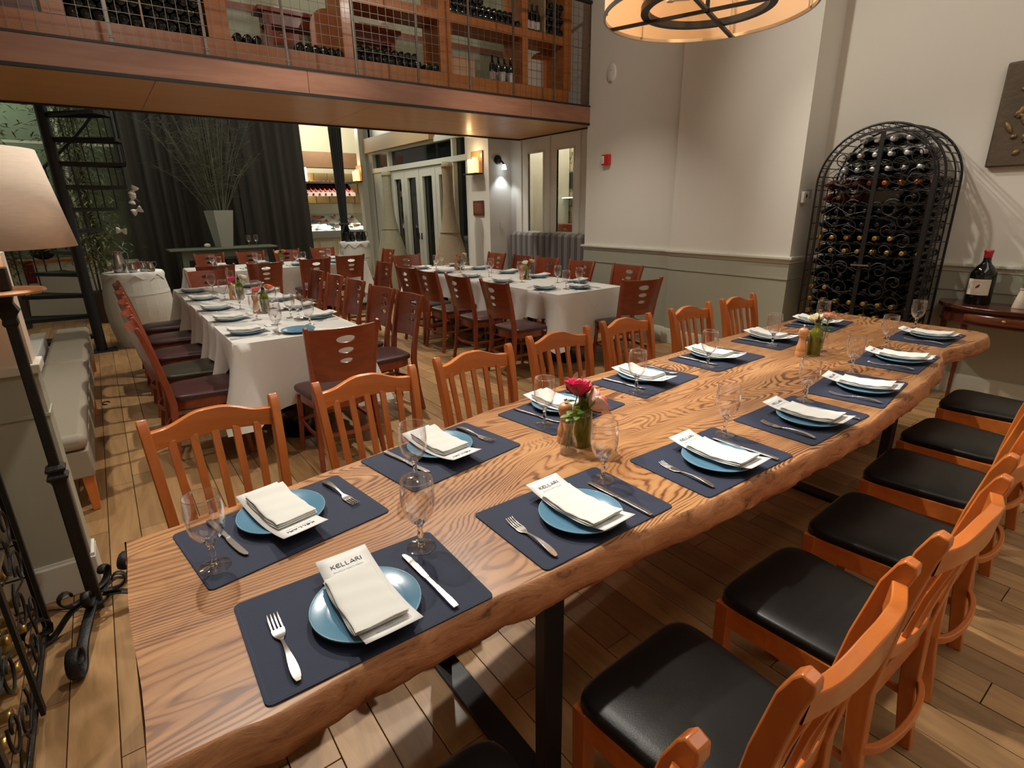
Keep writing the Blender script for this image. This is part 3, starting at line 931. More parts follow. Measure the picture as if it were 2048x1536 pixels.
# ================================================================ SLAT-BACK CHAIRS
def cushion(hw_f, hw_b, y0, y1, z0, h, rnd=.05, n=40, dome=.014):
    """padded seat: rounded trapezoid outline domed on top"""
    out = []
    for k in range(n):
        a = 2 * pi * k / n
        c, s_ = cos(a), sin(a)
        p = 6.5
        u = (abs(c) ** (2 / p)) * (1 if c > 0 else -1)
        v = (abs(s_) ** (2 / p)) * (1 if s_ > 0 else -1)
        t = (v + 1) / 2
        hw = hw_b + (hw_f - hw_b) * t
        out.append((u * hw, (y0 + y1) / 2 + v * (y1 - y0) / 2))
    cx, cy = 0, (y0 + y1) / 2
    rings = [(.985, z0), (1.0, z0 + h * .3), (1.0, z0 + h * .6), (.985, z0 + h * .85), (.94, z0 + h), (.8, z0 + h + dome * .5), (.55, z0 + h + dome * .85), (.25, z0 + h + dome), (.02, z0 + h + dome)]
    m = MB()
    P = [[(cx + (x - cx) * s, cy + (y - cy) * s, z) for x, y in out] for s, z in rings]
    m.grid(P, closev=True)
    m.f.append(tuple(range(n)))
    k_ = len(m.v)
    m.f.append(tuple(range(k_ - n, k_)))
    return m


def slat_chair():
    t = thing('slat_chair', 'x', 'chair')
    cushion(.215, .185, -.185, .225, .425, .032, dome=.012).build('seat', M_blackvinyl, t, ang=60)
    f = MB()
    f.box(-.195, .195, .185, .207, .355, .425); f.box(-.172, .172, -.19, -.17, .355, .425)
    for s in (-1, 1):
        f.bar([(s * .178, -.18, .39), (s * .198, .2, .39)], .02, .07)
    f.build('seat_frame', M_slatx, t, bevel=.003, smooth=False)
    for s in (-1, 1):
        MB().bar([(s * .188, .195, .425), (s * .188, .192, .2), (s * .186, .185, 0)], [.042, .039, .032], [.040, .037, .030], up=(0, 1, 0)).build('front_leg', M_slat, t, bevel=.003, smooth=False)
        # rear leg runs up into the back post, leaning backwards, with a small curled top
        pts = [(s * .172, -.215, 0), (s * .176, -.19, .2), (s * .18, -.178, .42), (s * .187, -.188, .52), (s * .196, -.212, .70), (s * .203, -.240, .84), (s * .206, -.256, .885), (s * .206, -.262, .903)]
        MB().bar(pts, [.030, .034, .036, .034, .033, .032, .032, .030], [.040, .044, .050, .050, .046, .042, .036, .022], up=(0, 1, 0)).build('back_post', M_slat, t, bevel=.004, ang=30)
    # crest rail: bowed backwards, humped top edge
    def bow(u, z):
        return -(.2 + (z - .6) * .13 + .012) - .034 * (1 - u * u)
    P = []
    n = 20
    for i in range(n + 1):
        u = -1 + 2 * i / n
        w = .195
        zt = .868 + .030 * max(0, 1 - abs(u) * 1.15) ** .8 if abs(u) < .87 else .868
        zt = .858 + .034 * (0.5 + 0.5 * cos(pi * max(0, min(1, (abs(u) - .12) / .70))))
        zb = .792 + .010 * (1 - u * u)
        yb = bow(u, .84)
        P.append([(u * w, yb - .013, zb), (u * w, yb + .012, zb), (u * w, yb + .006, zt), (u * w, yb - .021, zt)])
    m = MB().grid(P, closev=True)
    m.build('crest_rail', M_slatx, t, bevel=.003, ang=40)
    P = []
    for i in range(n + 1):
        u = -1 + 2 * i / n
        yb = -.180 - .028 * (1 - u * u)
        P.append([(u * .178, yb - .010, .488), (u * .178, yb + .010, .488), (u * .18, yb + .008, .53), (u * .18, yb - .012, .53)])
    MB().grid(P, closev=True).build('lower_rail', M_slatx, t, bevel=.003, ang=40)
    for k in range(5):
        u = (k - 2) / 2 * .70
        a = (u * .178, -.180 - .028 * (1 - u * u), .515)
        b = (u * .195, bow(u, .82) + .002, .812)
        mid = ((a[0] + b[0]) / 2, (a[1] + b[1]) / 2 + .006, .66)
        MB().bar([a, mid, b], .026, .013, up=(0, 1, 0)).build('slat', M_slat, t, bevel=.002, smooth=False)
    for s in (-1, 1):
        MB().bar([(s * .176, -.19, .17), (s * .186, .188, .17)], .014, .024).build('stretcher', M_slat, t, bevel=.003, smooth=False)
    P = [(-.178, -.195, .235)] + [(.178 * sin(a * pi / 12), -.195 - .05 * cos(a * pi / 12) * 1.0, .235) for a in range(-5, 6)] + [(.178, -.195, .235)]
    MB().bar(P, .016, .026).build('stretcher', M_slatx, t, bevel=.003, ang=40)
    return t


schair = slat_chair()
near_x = [.28, .90, 1.475, 2.04, 2.63, 3.19, 3.88]
near_y = [.535, .50, .495, .52, .575, .62, .67]
near_r = [0, 1.5, -1, 2, 3, -2, 2]
for k in range(7):
    place(schair, (near_x[k], near_y[k], 0), radians(near_r[k]),
          'black-seated slat-back chair, %s from the left, near side of slab table' % ORD[k], 'slat-back chairs')
far_x = [.212, .775, 1.345, 1.93, 2.51, 3.15, 3.745]
far_y = [1.795, 1.83, 1.865, 1.925, 1.955, 1.955, 1.965]
for k in range(7):
    place(schair, (far_x[k], far_y[k], 0), pi + radians([2, -2, 1, -1, 0, 0, 1][k]),
          'orange slat-back chair, %s from the left, far side of slab table' % ORD[k], 'slat-back chairs')

# ================================================================ DARK CHAIRS WITH OVAL CUT-OUTS
def back_panel_mesh():
    ZB, ZT = .575, .905
    def hw(z): return .168 + (z - .5) / .4 * .040
    def pos(s, z, off):
        x = s * hw(z)
        y = -.195 - (z - .5) * .20 - .045 * (1 - s * s)
        return (x, y + off, z)
    holes = [(.835, .058, .022), (.765, .048, .018), (.700, .040, .015)]
    bands = []
    zs = [ZB, .670, .730, .800, .870, ZT]
    NXS = 12
    m = MB()
    T = .007
    def quad(s0, s1, z0, z1):
        for off in (T, -T):
            m.add([pos(s0, z0, off), pos(s1, z0, off), pos(s1, z1, off), pos(s0, z1, off)], [(0, 1, 2, 3)])
    ss = [-1 + 2 * i / NXS for i in range(NXS + 1)]
    def plainband(z0, z1):
        for a, b in zip(ss, ss[1:]): quad(a, b, z0, z1)
    plainband(zs[0], zs[1]); plainband(zs[4], zs[5])
    hi, lo = 8, 4                      # central part s[lo]..s[hi] carries the hole
    for (hz, ha, hb), z0, z1 in zip(holes, (zs[3], zs[2], zs[1]), (zs[4], zs[3], zs[2])):
        for k, (a, b) in enumerate(zip(ss, ss[1:])):
            if k < lo or k >= hi: quad(a, b, z0, z1)
        # rectangular ring around the hole
        rect = [(ss[i], z0) for i in range(lo, hi)] + [(ss[hi], z0 + (z1 - z0) * j / 4) for j in range(4)] + \
               [(ss[i], z1) for i in range(hi, lo, -1)] + [(ss[lo], z1 - (z1 - z0) * j / 4) for j in range(4)]
        n = len(rect)
        sub = []
        for i in range(n):             # subdivide x2
            a, b = rect[i], rect[(i + 1) % n]
            sub += [a, ((a[0] + b[0]) / 2, (a[1] + b[1]) / 2)]
        n = len(sub)
        zc = (z0 + z1) / 2
        ring = []
        for s_, z in sub:
            a = atan2((z - zc) / ((z1 - z0) / 2), s_ / ss[hi])
            ring.append((ha / hw(hz) * cos(a), hz + hb * sin(a)))
        for off in (T, -T):
            P = [[pos(*p, off) for p in sub], [pos(*p, off) for p in ring]]
            m.grid(P, closev=True)
        m.grid([[pos(*p, T) for p in ring], [pos(*p, -T) for p in ring]], closev=True)
    for z in (ZB, ZT):
        m.grid([[pos(s, z, T) for s in ss], [pos(s, z, -T) for s in ss]])
    for s in (-1, 1):
        m.grid([[pos(s, z, T) for z in zs], [pos(s, z, -T) for z in zs]])
    return m


def oval_chair():
    t = thing('oval_cutout_chair', 'x', 'chair')
    cushion(.222, .185, -.175, .225, .435, .034, dome=.016).build('seat', M_burgvinyl, t, ang=60)
    n = 28
    P = []
    for k in range(n):
        a = 2 * pi * k / n
        c, s_ = cos(a), sin(a)
        u = (abs(c) ** (2 / 3.4)) * (1 if c > 0 else -1)
        v = (abs(s_) ** (2 / 3.4)) * (1 if s_ > 0 else -1)
        tt = (v + 1) / 2
        hw = .175 + .035 * tt
        P.append([(u * hw, .02 + v * .195, .435), (u * hw, .02 + v * .195, .375), (u * (hw - .02), .02 + v * .175, .375), (u * (hw - .02), .02 + v * .175, .435)])
    MB().grid(P, closeu=True, closev=True).build('seat_frame', M_dark, t, ang=40)
    for s in (-1, 1):
        MB().bar([(s * .185, .19, .40), (s * .192, .195, .2), (s * .205, .21, 0)], [.034, .03, .024], [.034, .03, .024], up=(0, 1, 0)).build('front_leg', M_darkz, t, bevel=.004, smooth=False)
        pts = [(s * .205, -.225, 0), (s * .192, -.195, .2), (s * .182, -.178, .42), (s * .184, -.188, .52), (s * .194, -.222, .70), (s * .208, -.262, .86), (s * .214, -.276, .912), (s * .214, -.280, .922)]
        MB().bar(pts, [.026, .03, .032, .032, .030, .028, .027, .020], [.030, .034, .042, .040, .034, .030, .028, .022], up=(0, 1, 0)).build('back_post', M_darkz, t, bevel=.004, ang=30)
    back_panel_mesh().build('back_panel', M_dark, t, ang=45)
    m = MB()
    for s in (-1, 1):
        m.bar([(s * .19, -.19, .22), (s * .20, -.05, .22), (s * .195, .12, .225), (s * .185, .185, .23)], .014, .024)
    P = [(.188 * sin(a * pi / 10), .165 + .05 * cos(a * pi / 10), .225) for a in range(-5, 6)]
    m.bar(P, .014, .024)
    m.bar([(-.19, -.19, .22), (0, -.235, .22), (.19, -.19, .22)], .014, .024)
    m.build('stretcher', M_dark, t, bevel=.002, smooth=False)
    return t


ochair = oval_chair()
seat_olive = bpy.data.objects[[c.name for c in ochair.children if c.name.startswith('seat') and 'frame' not in c.name][0]].data.copy()
seat_olive.materials.clear(); seat_olive.materials.append(M_olivevinyl)
OC = []
# (x, y, heading deg [0 faces +Y], label, dark seat?)
A_ = 'table to the left'
OC += [(1.052, 3.365, 0, 'oval-cutout chair with its back to us, near end of left white table', 0)]
for k, (yy, ol) in enumerate([(3.95, 0), (4.50, 1), (5.12, 0), (5.80, 0), (6.48, 0)]):
    OC.append((.355, yy, -90, 'oval-cutout chair, %s seat, %s from near end, left side of left white table' % (('burgundy', 'olive')[ol], ORD[k]), ol))
for k, (xx, yy, rz) in enumerate([(1.645, 3.96, 90), (1.63, 4.45, 94), (1.645, 5.12, 90), (1.645, 5.70, 90), (1.645, 6.28, 90)]):
    OC.append((xx, yy, rz, 'oval-cutout chair, %s from near end, right side of left white table' % ORD[k], 0))
OC += [(.95, 7.0, 180, 'oval-cutout chair facing us at the far end of the left white table', 0)]
for k, (yy, rz, ol) in enumerate([(4.12, -90, 0), (4.78, -90, 0), (5.42, -90, 0), (5.95, -84, 1)]):
    OC.append((3.12, yy, rz, 'oval-cutout chair, %s seat, %s from near end, left side of right white table' % (('burgundy', 'black')[ol], ORD[k]), ol))
for k, yy in enumerate([4.25, 5.0, 5.66, 6.20, 6.85]):
    OC.append((4.53, yy, 90, 'oval-cutout chair, %s from near end, banquette side of right white table' % ORD[k], 0))
OC += [(4.02, 3.58, -14, 'dark oval-cutout chair turned aside at the near end of the right white table', 1),
       (3.66, 7.30, 180, 'oval-cutout chair facing us at the far end of the right white table', 0),
       (2.62, 6.65, 90, 'oval-cutout chair seen from its back between the right and the rear white tables', 1),
       (1.72, 8.10, 0, 'oval-cutout chair with its back to us, middle one before the rear white table', 0),
       (2.44, 8.28, 0, 'oval-cutout chair with its back to us, second from the right before the rear white table', 0),
       (3.02, 8.45, 0, 'oval-cutout chair with its back to us, rightmost before the rear white table', 0),
       (1.14, 8.15, 0, 'oval-cutout chair with its back to us, leftmost before the rear white table', 0),
       (.62, 9.15, -100, 'oval-cutout chair at the left end of the rear white table', 0),
       (3.72, 8.95, 90, 'oval-cutout chair at the right end of the rear white table', 0),
       (3.3, 10.05, 180, 'oval-cutout chair facing us on the far side of the rear white table, rightmost', 0),
       (2.05, 10.0, 180, 'oval-cutout chair facing us on the far side of the rear white table, middle', 0),
       (1.42, 10.0, 180, 'oval-cutout chair facing us on the far side of the rear white table, leftmost', 0),
       (2.66, 10.05, 180, 'oval-cutout chair facing us on the far side of the rear white table, beside the rightmost', 0)]
for xx, yy, rz, lab, ol in OC:
    place(ochair, (xx, yy, 0), radians(rz), lab, 'oval-cutout chairs', {'seat': seat_olive} if ol else None)
for xx, rz, w in ((2.02, 160, 'left'), (2.62, 185, 'middle'), (3.14, 175, 'right')):
    place(ochair, (xx, 6.85, 2.742), radians(rz), 'red oval-cutout chair up on the gallery, %s one of three' % w, 'chairs on the gallery')

# ================================================================ WHITE TABLES
def tablecloth(x0, x1, y0, y1, z, jw, je, seed, drop=.262, enddrop=.37):
    r = .03
    per = []
    st = .03
    def seg(a, b, side):
        L = hypot(b[0] - a[0], b[1] - a[1]); k = max(1, int(L / st))
        for i in range(k):
            per.append((a[0] + (b[0] - a[0]) * i / k, a[1] + (b[1] - a[1]) * i / k, side))
    seg((x0, y0), (x1, y0), 's'); seg((x1, y0), (x1, y1), 'e'); seg((x1, y1), (x0, y1), 'n'); seg((x0, y1), (x0, y0), 'w')
    nrm = {'s': (0, -1), 'e': (1, 0), 'n': (0, 1), 'w': (-1, 0)}
    n = len(per)
    P = []
    cx, cy = (x0 + x1) / 2, (y0 + y1) / 2
    rows = 9
    for k in range(rows + 1):
        t = k / rows
        row = []
        for i, (x, y, sd) in enumerate(per):
            a, b = Vector(nrm[sd]), Vector(nrm[per[i - 1][2]])
            nv = (a + b).normalized() if a != b else a
            # distance to the nearest corner / joint along the edge
            dc = min(hypot(x - u, y - v) for u in (x0, x1) for v in (y0, y1))
            dj = min([abs(y - j) for j in (jw if sd == 'w' else je)] + [9]) if sd in 'ew' else 9
            tri_c = max(0, 1 - dc / (.34 if sd in 'sn' else .20))
            tri_j = max(0, 1 - dj / .105)
            base = enddrop if sd in 'sn' else drop
            mid = 0
            if sd in 'sn': mid = .10 * max(0, 1 - abs(x - cx) / .34)
            dr = base + (.16 if sd in 'sn' else .27) * tri_c + .22 * tri_j + mid + .006 * sin(i * .9 + seed)
            rip = .020 * sin(i * .55 + seed + .5 * sin(i * .13)) + .014 * sin(i * .23 + seed * 2)
            cone = .15 * tri_c ** 1.6 + .11 * max(0, 1 - dj / .09) ** 1.2 - .03 * max(0, 1 - abs(dj - .13) / .05) - .03 * max(0, 1 - abs(dc - .24) / .08)
            off = .006 + t * (.020 + rip * t) + t ** 1.3 * cone
            hz = z - t * dr
            if k == 0: off = 0
            row.append((x + nv.x * off, y + nv.y * off, hz + (.0 if k else 0)))
        P.append(row)
    m = MB().grid(P, closev=True)
    m.f.append(tuple(range(n)))
    return m


def crease(m, a, b, w=.004):
    """a pressed fold standing a little proud of the cloth"""
    m.bar([a, b], w, .002)


def white_table(name, x0, x1, y0, y1, joints, seed, label, jr=None):
    cx, cy = (x0 + x1) / 2, (y0 + y1) / 2
    t = thing('pedestal_table', 'dark pedestal table under the %s white tablecloth' % label, 'table', (0, 0, 0))
    MB().box(x0 + .01, x1 - .01, y0 + .01, y1 - .01, .725, .756).build('tabletop', M_bsteel, t, smooth=False)
    ys = [y0 + (y1 - y0) * (k + .5) / (len(joints) + 1) for k in range(len(joints) + 1)]
    if (x1 - x0) > (y1 - y0):
        legs = [(x0 + (x1 - x0) * (k + .5) / 3, cy) for k in range(3)]
    else:
        legs = [(cx, y) for y in ys]
    for lx, ly in legs:
        MB().lathe([(.0, .0), (.21, .0), (.215, .012), (.20, .024), (.05, .05), (.035, .08), (.035, .70), (.12, .725), (0, .725)], 20, (lx, ly, 0)).build('pedestal', M_bsteel, t)
    c = tablecloth(x0, x1, y0, y1, .7615, joints, jr or joints, seed).build('tablecloth', M_cloth, None, ang=75)
    tag(c, 'white linen tablecloth draped over the %s white table' % label, 'tablecloth')
    return c


cA = white_table('A', .555, 1.39, 3.66, 6.93, [4.225, 4.81, 5.46, 6.14], 1.0, 'left', [4.205, 4.79, 5.41, 5.99])
cB = white_table('B', 3.39, 4.28, 3.84, 7.1, [4.45, 5.10, 5.69, 6.4], 2.3, 'right', [4.63, 5.33, 5.93, 6.52])
cC = white_table('C', .95, 3.42, 8.55, 9.6, [], 4.0, 'rear')

# ================================================================ TABLEWARE PROTOTYPES
def goblet(rad=.0395, H=.185):
    t = thing('goblet', 'x', 'glass')
    k = rad / .036
    b = [(.004, .066), (.012 * k, .068), (.024 * k, .080), (.033 * k, .098), (.0372 * k, .120), (.0378 * k, .140), (.0362 * k, .165), (.0345 * k, H), (.0335 * k, H + .0006), (.0348 * k, .165), (.0364 * k, .140), (.0358 * k, .120), (.0316 * k, .099), (.022 * k, .083), (.010 * k, .073), (0, .072)]
    bowl_ = MB().lathe(b, 32).build('bowl', M_glass, t, ang=60)
    s = [(0, .0045), (.010, .0062), (.0065, .012), (.0052, .022), (.0062, .030), (.0082, .036), (.0060, .043), (.0062, .055), (.011, .0655), (.0125, .068), (.009, .0725), (0, .0725)]
    MB().lathe(s, 24).build('stem', M_gstem, t, ang=60)
    MB().lathe([(0, .0002), (.034, .0002), (.0345, .0014), (.030, .0028), (.010, .0062)], 32).build('foot', M_gfoot, t, ang=60)
    MB().tube([(.0342 * cos(a * pi / 18), .0342 * sin(a * pi / 18), .001) for a in range(36)], .0009, 6, closed=True).build('foot_rim', M_gstem, t, ang=80)
    MB().tube([(.0340 * k * cos(a * pi / 16), .0340 * k * sin(a * pi / 16), H) for a in range(32)], .0007, 6, closed=True).build('rim', M_gstem, bowl_, ang=80)
    return t


def dinner_plate(r=.112):
    t = thing('plate', 'x', 'plate')
    MB().lathe([(0, .004), (.062, .004), (.070, .000), (.074, .000), (.076, .006), (r - .004, .016), (r, .0185), (r - .001, .0205), (r - .005, .0205), (.080, .012), (.07, .0095), (0, .009)], 56).build('dish', M_plate, t, ang=60)
    MB().tube([((r - .0015) * cos(a * pi / 28), (r - .0015) * sin(a * pi / 28), .0198) for a in range(56)], .0014, 6, closed=True).build('glazed_rim', M_rim, t, ang=80)
    return t


def fork_mb():
    m = MB()
    # handle, widening to a rounded end, gently arched
    pts, w = [], []
    for i in range(15):
        t = i / 14
        y = -.095 + .118 * t
        z = .004 + .007 * sin(pi * t) + .001
        pts.append((0, y, z))
        w.append(.0165 * (1 - t) ** .5 * (1 if i > 1 else (.45, .85)[i]) + .0065)
    w = [(.008, .0145, .0165, .0168, .0160, .0146, .013, .0115, .0100, .0086, .0075, .0066, .0060, .0060, .0068)[i] for i in range(15)]
    h = [.0022, .0028, .003, .003, .003, .003, .003, .003, .003, .003, .003, .003, .003, .003, .0028]
    m.bar(pts, w, h)
    # head
    hp, hw_ = [], []
    for i in range(7):
        t = i / 6
        y = .023 + .034 * t
        hp.append((0, y, .0055 - .0028 * sin(pi * t * .8)))
        hw_.append((.0070, .012, .0185, .0228, .0245, .0250, .0250)[i])
    m.bar(hp, hw_, .0022)
    for k in range(4):
        x = (k - 1.5) * .0066
        m.bar([(x, .056, .0034), (x, .075, .0035), (x * .98, .092, .0062), (x * .97, .102, .0095)], [.0040, .0038, .0034, .0022], .0018)
    return m


def knife_mb():
    m = MB()
    pts = [(0, -.118 + .118 * i / 10, .0052) for i in range(11)]
    m.bar(pts, [.013, .0145, .0145, .014, .0135, .013, .0125, .012, .0115, .011, .0105], [.004, .006, .0065, .0065, .006, .006, .006, .006, .0055, .005, .0045])
    m.bar([(0, 0, .0052), (0, .008, .0052)], .0125, .006)
    bl = [(-.006, .008), (.0075, .008), (.009, .03), (.0098, .06), (.009, .09), (.005, .108), (-.002, .114), (-.0062, .108), (-.0064, .05)]
    m.prism(bl, .0042, .0062)
    return m


def simple_piece(name, mb, mat, cat, ang=38, bevel=0):
    return tag(mb.build(name, mat, None, ang=ang, bevel=bevel), 'x', cat)


def rounded(hw, hh, r, n=5):
    out = []
    for cx, cy, a0 in ((hw - r, hh - r, 0), (-hw + r, hh - r, 90), (-hw + r, -hh + r, 180), (hw - r, -hh + r, 270)):
        for i in range(n + 1):
            a = radians(a0 + 90 * i / n)
            out.append((cx + r * cos(a), cy + r * sin(a)))
    return out


def placemat():
    t = thing('placemat', 'x', 'placemat')
    mt_ = MB().prism(rounded(.2285, .152, .014), 0, .003).build('mat', M_navy, t, bevel=.0006, smooth=False)
    o = rounded(.222, .1455, .010)
    MB().bar([(x, y, .0031) for x, y in o], .0012, .0004, closed=True).build('stitching', M_navy2, mt_, smooth=False)
    return t


LET = {  # strokes on a 0..1 box; polylines
    'K': [[(.08, 0), (.08, 1)], [(.95, 1), (.12, .45)], [(.30, .56), (1, 0)]],
    'E': [[(.95, .82), (.75, .97), (.45, 1), (.15, .8), (.05, .5), (.15, .18), (.45, 0), (.78, .03), (.98, .18)], [(.08, .52), (.8, .52)]],
    'L': [[(.1, 1), (.1, 0), (.85, 0)]],
    'A': [[(0, 0), (.5, 1), (1, 0)], [(.15, .26), (.84, .26)]],
    'R': [[(.1, 0), (.1, 1), (.6, .97), (.75, .78), (.6, .55), (.1, .5)], [(.45, .52), (1, 0)]],
    'I': [[(.3, 0), (.3, 1)]],
}


def sag(y):
    """menu / napkin follow the dish: ends lift over the rim, the middle dips"""
    return .0165 + .95 * y * y


def menu_card():
    t = thing('menu_card', 'x', 'menu')
    W, Lh = .0575, .148
    P = [[(W * (-1 + 2 * i / 4), -Lh + 2 * Lh * j / 16, sag(-Lh + 2 * Lh * j / 16) + .001 + .001 * (i / 2 - 1) ** 2) for i in range(5)] for j in range(17)]
    MB().grid(P).build('sheet', M_paper, t, solid=.0005, ang=80)
    m = MB()
    x = -.034; hgt = .0105
    for ch, wd in zip('KELLARI', (.0088, .0098, .0078, .0078, .0108, .0092, .0034)):
        for st in LET[ch]:
            pts = [(x + u * wd, .112 + v * hgt, sag(.112 + v * hgt) + .0022) for u, v in st]
            m.bar(pts, .0019 if ch != 'I' else .0022, .0002)
        x += wd + .0022
    m.build('printed_name', M_ink, t, smooth=False)
    cu = bpy.data.curves.new('menu_line', 'FONT')
    cu.body = 'BRUNCH PARTY MENU'; cu.size = .0058; cu.align_x = 'CENTER'; cu.space_character = 1.15
    tmp = bpy.data.objects.new('tmp', cu)
    me = tmp.to_mesh().copy()
    for v in me.vertices:
        v.co = Vector((v.co.x, .0985 + v.co.y, sag(.0985 + v.co.y) + .0021))
    tmp.to_mesh_clear(); bpy.data.objects.remove(tmp)
    me.materials.clear(); me.materials.append(M_inkg)
    o = bpy.data.objects.new('printed_line', me); COL.objects.link(o); o.parent = t
    m = MB()
    rr = random.Random(5)
    for yy, x0, x1 in ((-.1185, -.008, .008), (-.1265, -.03, .03)):
        xx = x0
        while xx < x1:
            l = rr.uniform(.002, .006)
            m.bar([(xx, yy, sag(yy) + .0020), (min(x1, xx + l), yy, sag(yy) + .0020)], .0011, .0001)
            xx += l + .0012
    m.build('small_print', M_inkg, t, smooth=False)
    return t


def napkin_mb(seed=0):
    """linen napkin folded into a flat book, soft edges, layers showing at the open end"""
    m = MB()
    W, L0, L1 = .0535, -.117, .078
    for lay, (dw, dl, z0, th) in enumerate(((.001, -.004, .0, .0055), (.0, .0, .0050, .0050), (-.001, .003, .0092, .0075))):
        P = []
        nv = 18
        for j in range(25):
            t = j / 24
            y = L0 - dl + (L1 - L0 + dl * .3) * t
            row = []
            for k in range(nv):
                a = 2 * pi * k / nv
                c, s_ = cos(a), sin(a)
                u = (abs(c) ** .42) * (1 if c > 0 else -1)
                v = (abs(s_) ** .7) * (1 if s_ > 0 else -1)
                e = min(1, max(.12, min(t, 1 - t) * 14)) ** .5
                xx = -.010 + u * (W + dw + .0012 * sin(y * 55 + seed + lay)) + .0015 * sin(y * 9 + seed)
                wob = (.0011 * sin(xx * 95 + y * 40 + seed) + .0009 * sin(y * 120 + lay + xx * 30)) * (1 if lay == 2 else .4)
                zz = sag(y) + .0042 + z0 + th / 2 + v * th / 2 * e + wob
                row.append((xx, y, zz))
            P.append(row)
        m.grid(P, closev=True)
        n = len(m.v)
        m.f.append(tuple(range(n - nv, n))); m.f.append(tuple(range(n - 25 * nv, n - 24 * nv))[::-1])
    return m


gob = goblet(); plt = dinner_plate()
fork = simple_piece('fork', fork_mb(), M_steel, 'fork', 50, .0006)
knife = simple_piece('knife', knife_mb(), M_steel, 'knife', 50, .001)
mat_ = placemat(); menu = menu_card()
nap = simple_piece('napkin', napkin_mb(), M_linen, 'napkin', 80)
TZ = .7605


def setting(cx, cy, rz, side_rot, where, idx, glass_xy=None, seed=0):
    """one cover on the slab table; side_rot pi for the far side"""
    a = rz + side_rot
    def W(x, y):
        return cx + x * cos(a) - y * sin(a), cy + x * sin(a) + y * cos(a)
    G = ' place setting on the slab table'
    rr = random.Random(idx * 7 + seed)
    j = lambda s: rr.uniform(-s, s)
    place(mat_, (cx, cy, TZ), a, 'navy placemat, %s' % where, 'navy placemats')
    z = TZ + .0034
    px, py = W(-.008 + j(.004), -.030 + j(.004))
    place(plt, (px, py, z), a, 'round blue plate, %s' % where, 'blue plates')
    ma = a + radians(1 + j(3))
    x, y = W(.003 + j(.004), -.012 + j(.004))
    place(menu, (x, y, z), ma, 'printed menu card, %s' % where, 'menu cards')
    place(nap, (x, y, z), ma + radians(j(.8)), 'folded napkin, %s' % where, 'folded napkins')
    x, y = W(-.172 + j(.004), -.035 + j(.008))
    place(fork, (x, y, z), a + radians(j(2)), 'silver fork, %s' % where, 'forks')
    x, y = W(.136 + j(.004), -.025 + j(.006))
    place(knife, (x, y, z), a + radians(3 + j(2)), 'silver knife, %s' % where, 'knives')
    if glass_xy is None:
        glass_xy = W(.184, .09)
    place(gob, (glass_xy[0], glass_xy[1], z if glass_xy[2:] == () else TZ), 0, 'clear goblet, %s' % where, 'goblets')


near_sets = [(.303, .946, -1, (.487, 1.043)), (.8965, .938, 0, (1.081, 1.012)), (1.468, .900, -1, (1.667, .982)), (2.044, .893, 0, (2.245, .979)), (2.594, .922, 8, (2.813, 1.036)), (3.236, 1.000, 5, (3.47, 1.125)), (3.945, 1.085, 2, (4.16, 1.21))]
far_sets = [(.251, 1.3645, 8, (.071, 1.270)), (.798, 1.482, 9, (.633, 1.358)), (1.39, 1.538, 8, (1.225, 1.457)), (1.96, 1.587, 6, (1.79, 1.499)), (2.556, 1.60, 1, (2.374, 1.534)), (3.19, 1.635, 3, (3.037, 1.556)), (3.86, 1.675, 7, (3.70, 1.59))]
for k, (cx, cy, rz, g) in enumerate(near_sets):
    setting(cx, cy, radians(rz), 0, '%s from the left, near side of slab table' % ORD[k], k, g)
for k, (cx, cy, rz, g) in enumerate(far_sets):
    setting(cx, cy, radians(rz), pi, '%s from the left, far side of slab table' % ORD[k], k, g, 50)


def cover(cx, cy, rz, where, idx, glass=True):
    """cover straight on a white tablecloth"""
    a = rz
    rr = random.Random(idx * 13 + int(cx * 10))
    j = lambda s: rr.uniform(-s, s)
    def W(x, y):
        return cx + x * cos(a) - y * sin(a), cy + x * sin(a) + y * cos(a)
    z = .7625
    place(plt, (cx, cy, z), a, 'round blue plate, %s' % where, 'blue plates')
    px_, ra_ = W(j(.008), .006 + j(.006)), a + radians(j(8))
    place(nap, (*px_, z), ra_, 'folded napkin, %s' % where, 'folded napkins')
    place(menu, (*px_, z), ra_, 'printed menu card, %s' % where, 'menu cards')
    place(fork, (*W(-.15, -.02), z), a + radians(j(5)), 'silver fork, %s' % where, 'forks')
    place(knife, (*W(.15, -.02), z), a + radians(j(5)), 'silver knife, %s' % where, 'knives')
    if glass:
        place(gob, (*W(.14, .16), z), 0, 'clear goblet, %s' % where, 'goblets')


for k, yy in enumerate((3.98, 4.58, 5.18, 5.88, 6.52)):
    cover(.70, yy, radians(-90), '%s from near end, left side of left white table' % ORD[k], k)
for k, yy in enumerate((4.22, 4.76, 5.32, 5.95, 6.55)):
    cover(1.25, yy, radians(90), '%s from near end, right side of left white table' % ORD[k], 10 + k)
for k, yy in enumerate((4.22, 4.95, 5.6, 6.26, 6.9)):
    cover(3.545, yy, radians(-90), '%s from near end, left side of right white table' % ORD[k], 20 + k)
for k, yy in enumerate((4.36, 5.03, 5.64, 6.3, 6.92)):
    cover(4.12, yy, radians(90), '%s from near end, banquette side of right white table' % ORD[k], 30 + k)
cover(3.84, 4.02, 0, 'at the near end of the right white table', 41)
for k, xx in enumerate((1.2, 1.75, 2.4, 3.0)):
    cover(xx, 8.75, 0, '%s from the left, near side of rear white table' % ORD[k], 50 + k)
for k, xx in enumerate((1.45, 2.05, 2.66, 3.2)):
    cover(xx, 9.42, pi, '%s from the left, far side of rear white table' % ORD[k], 60 + k)
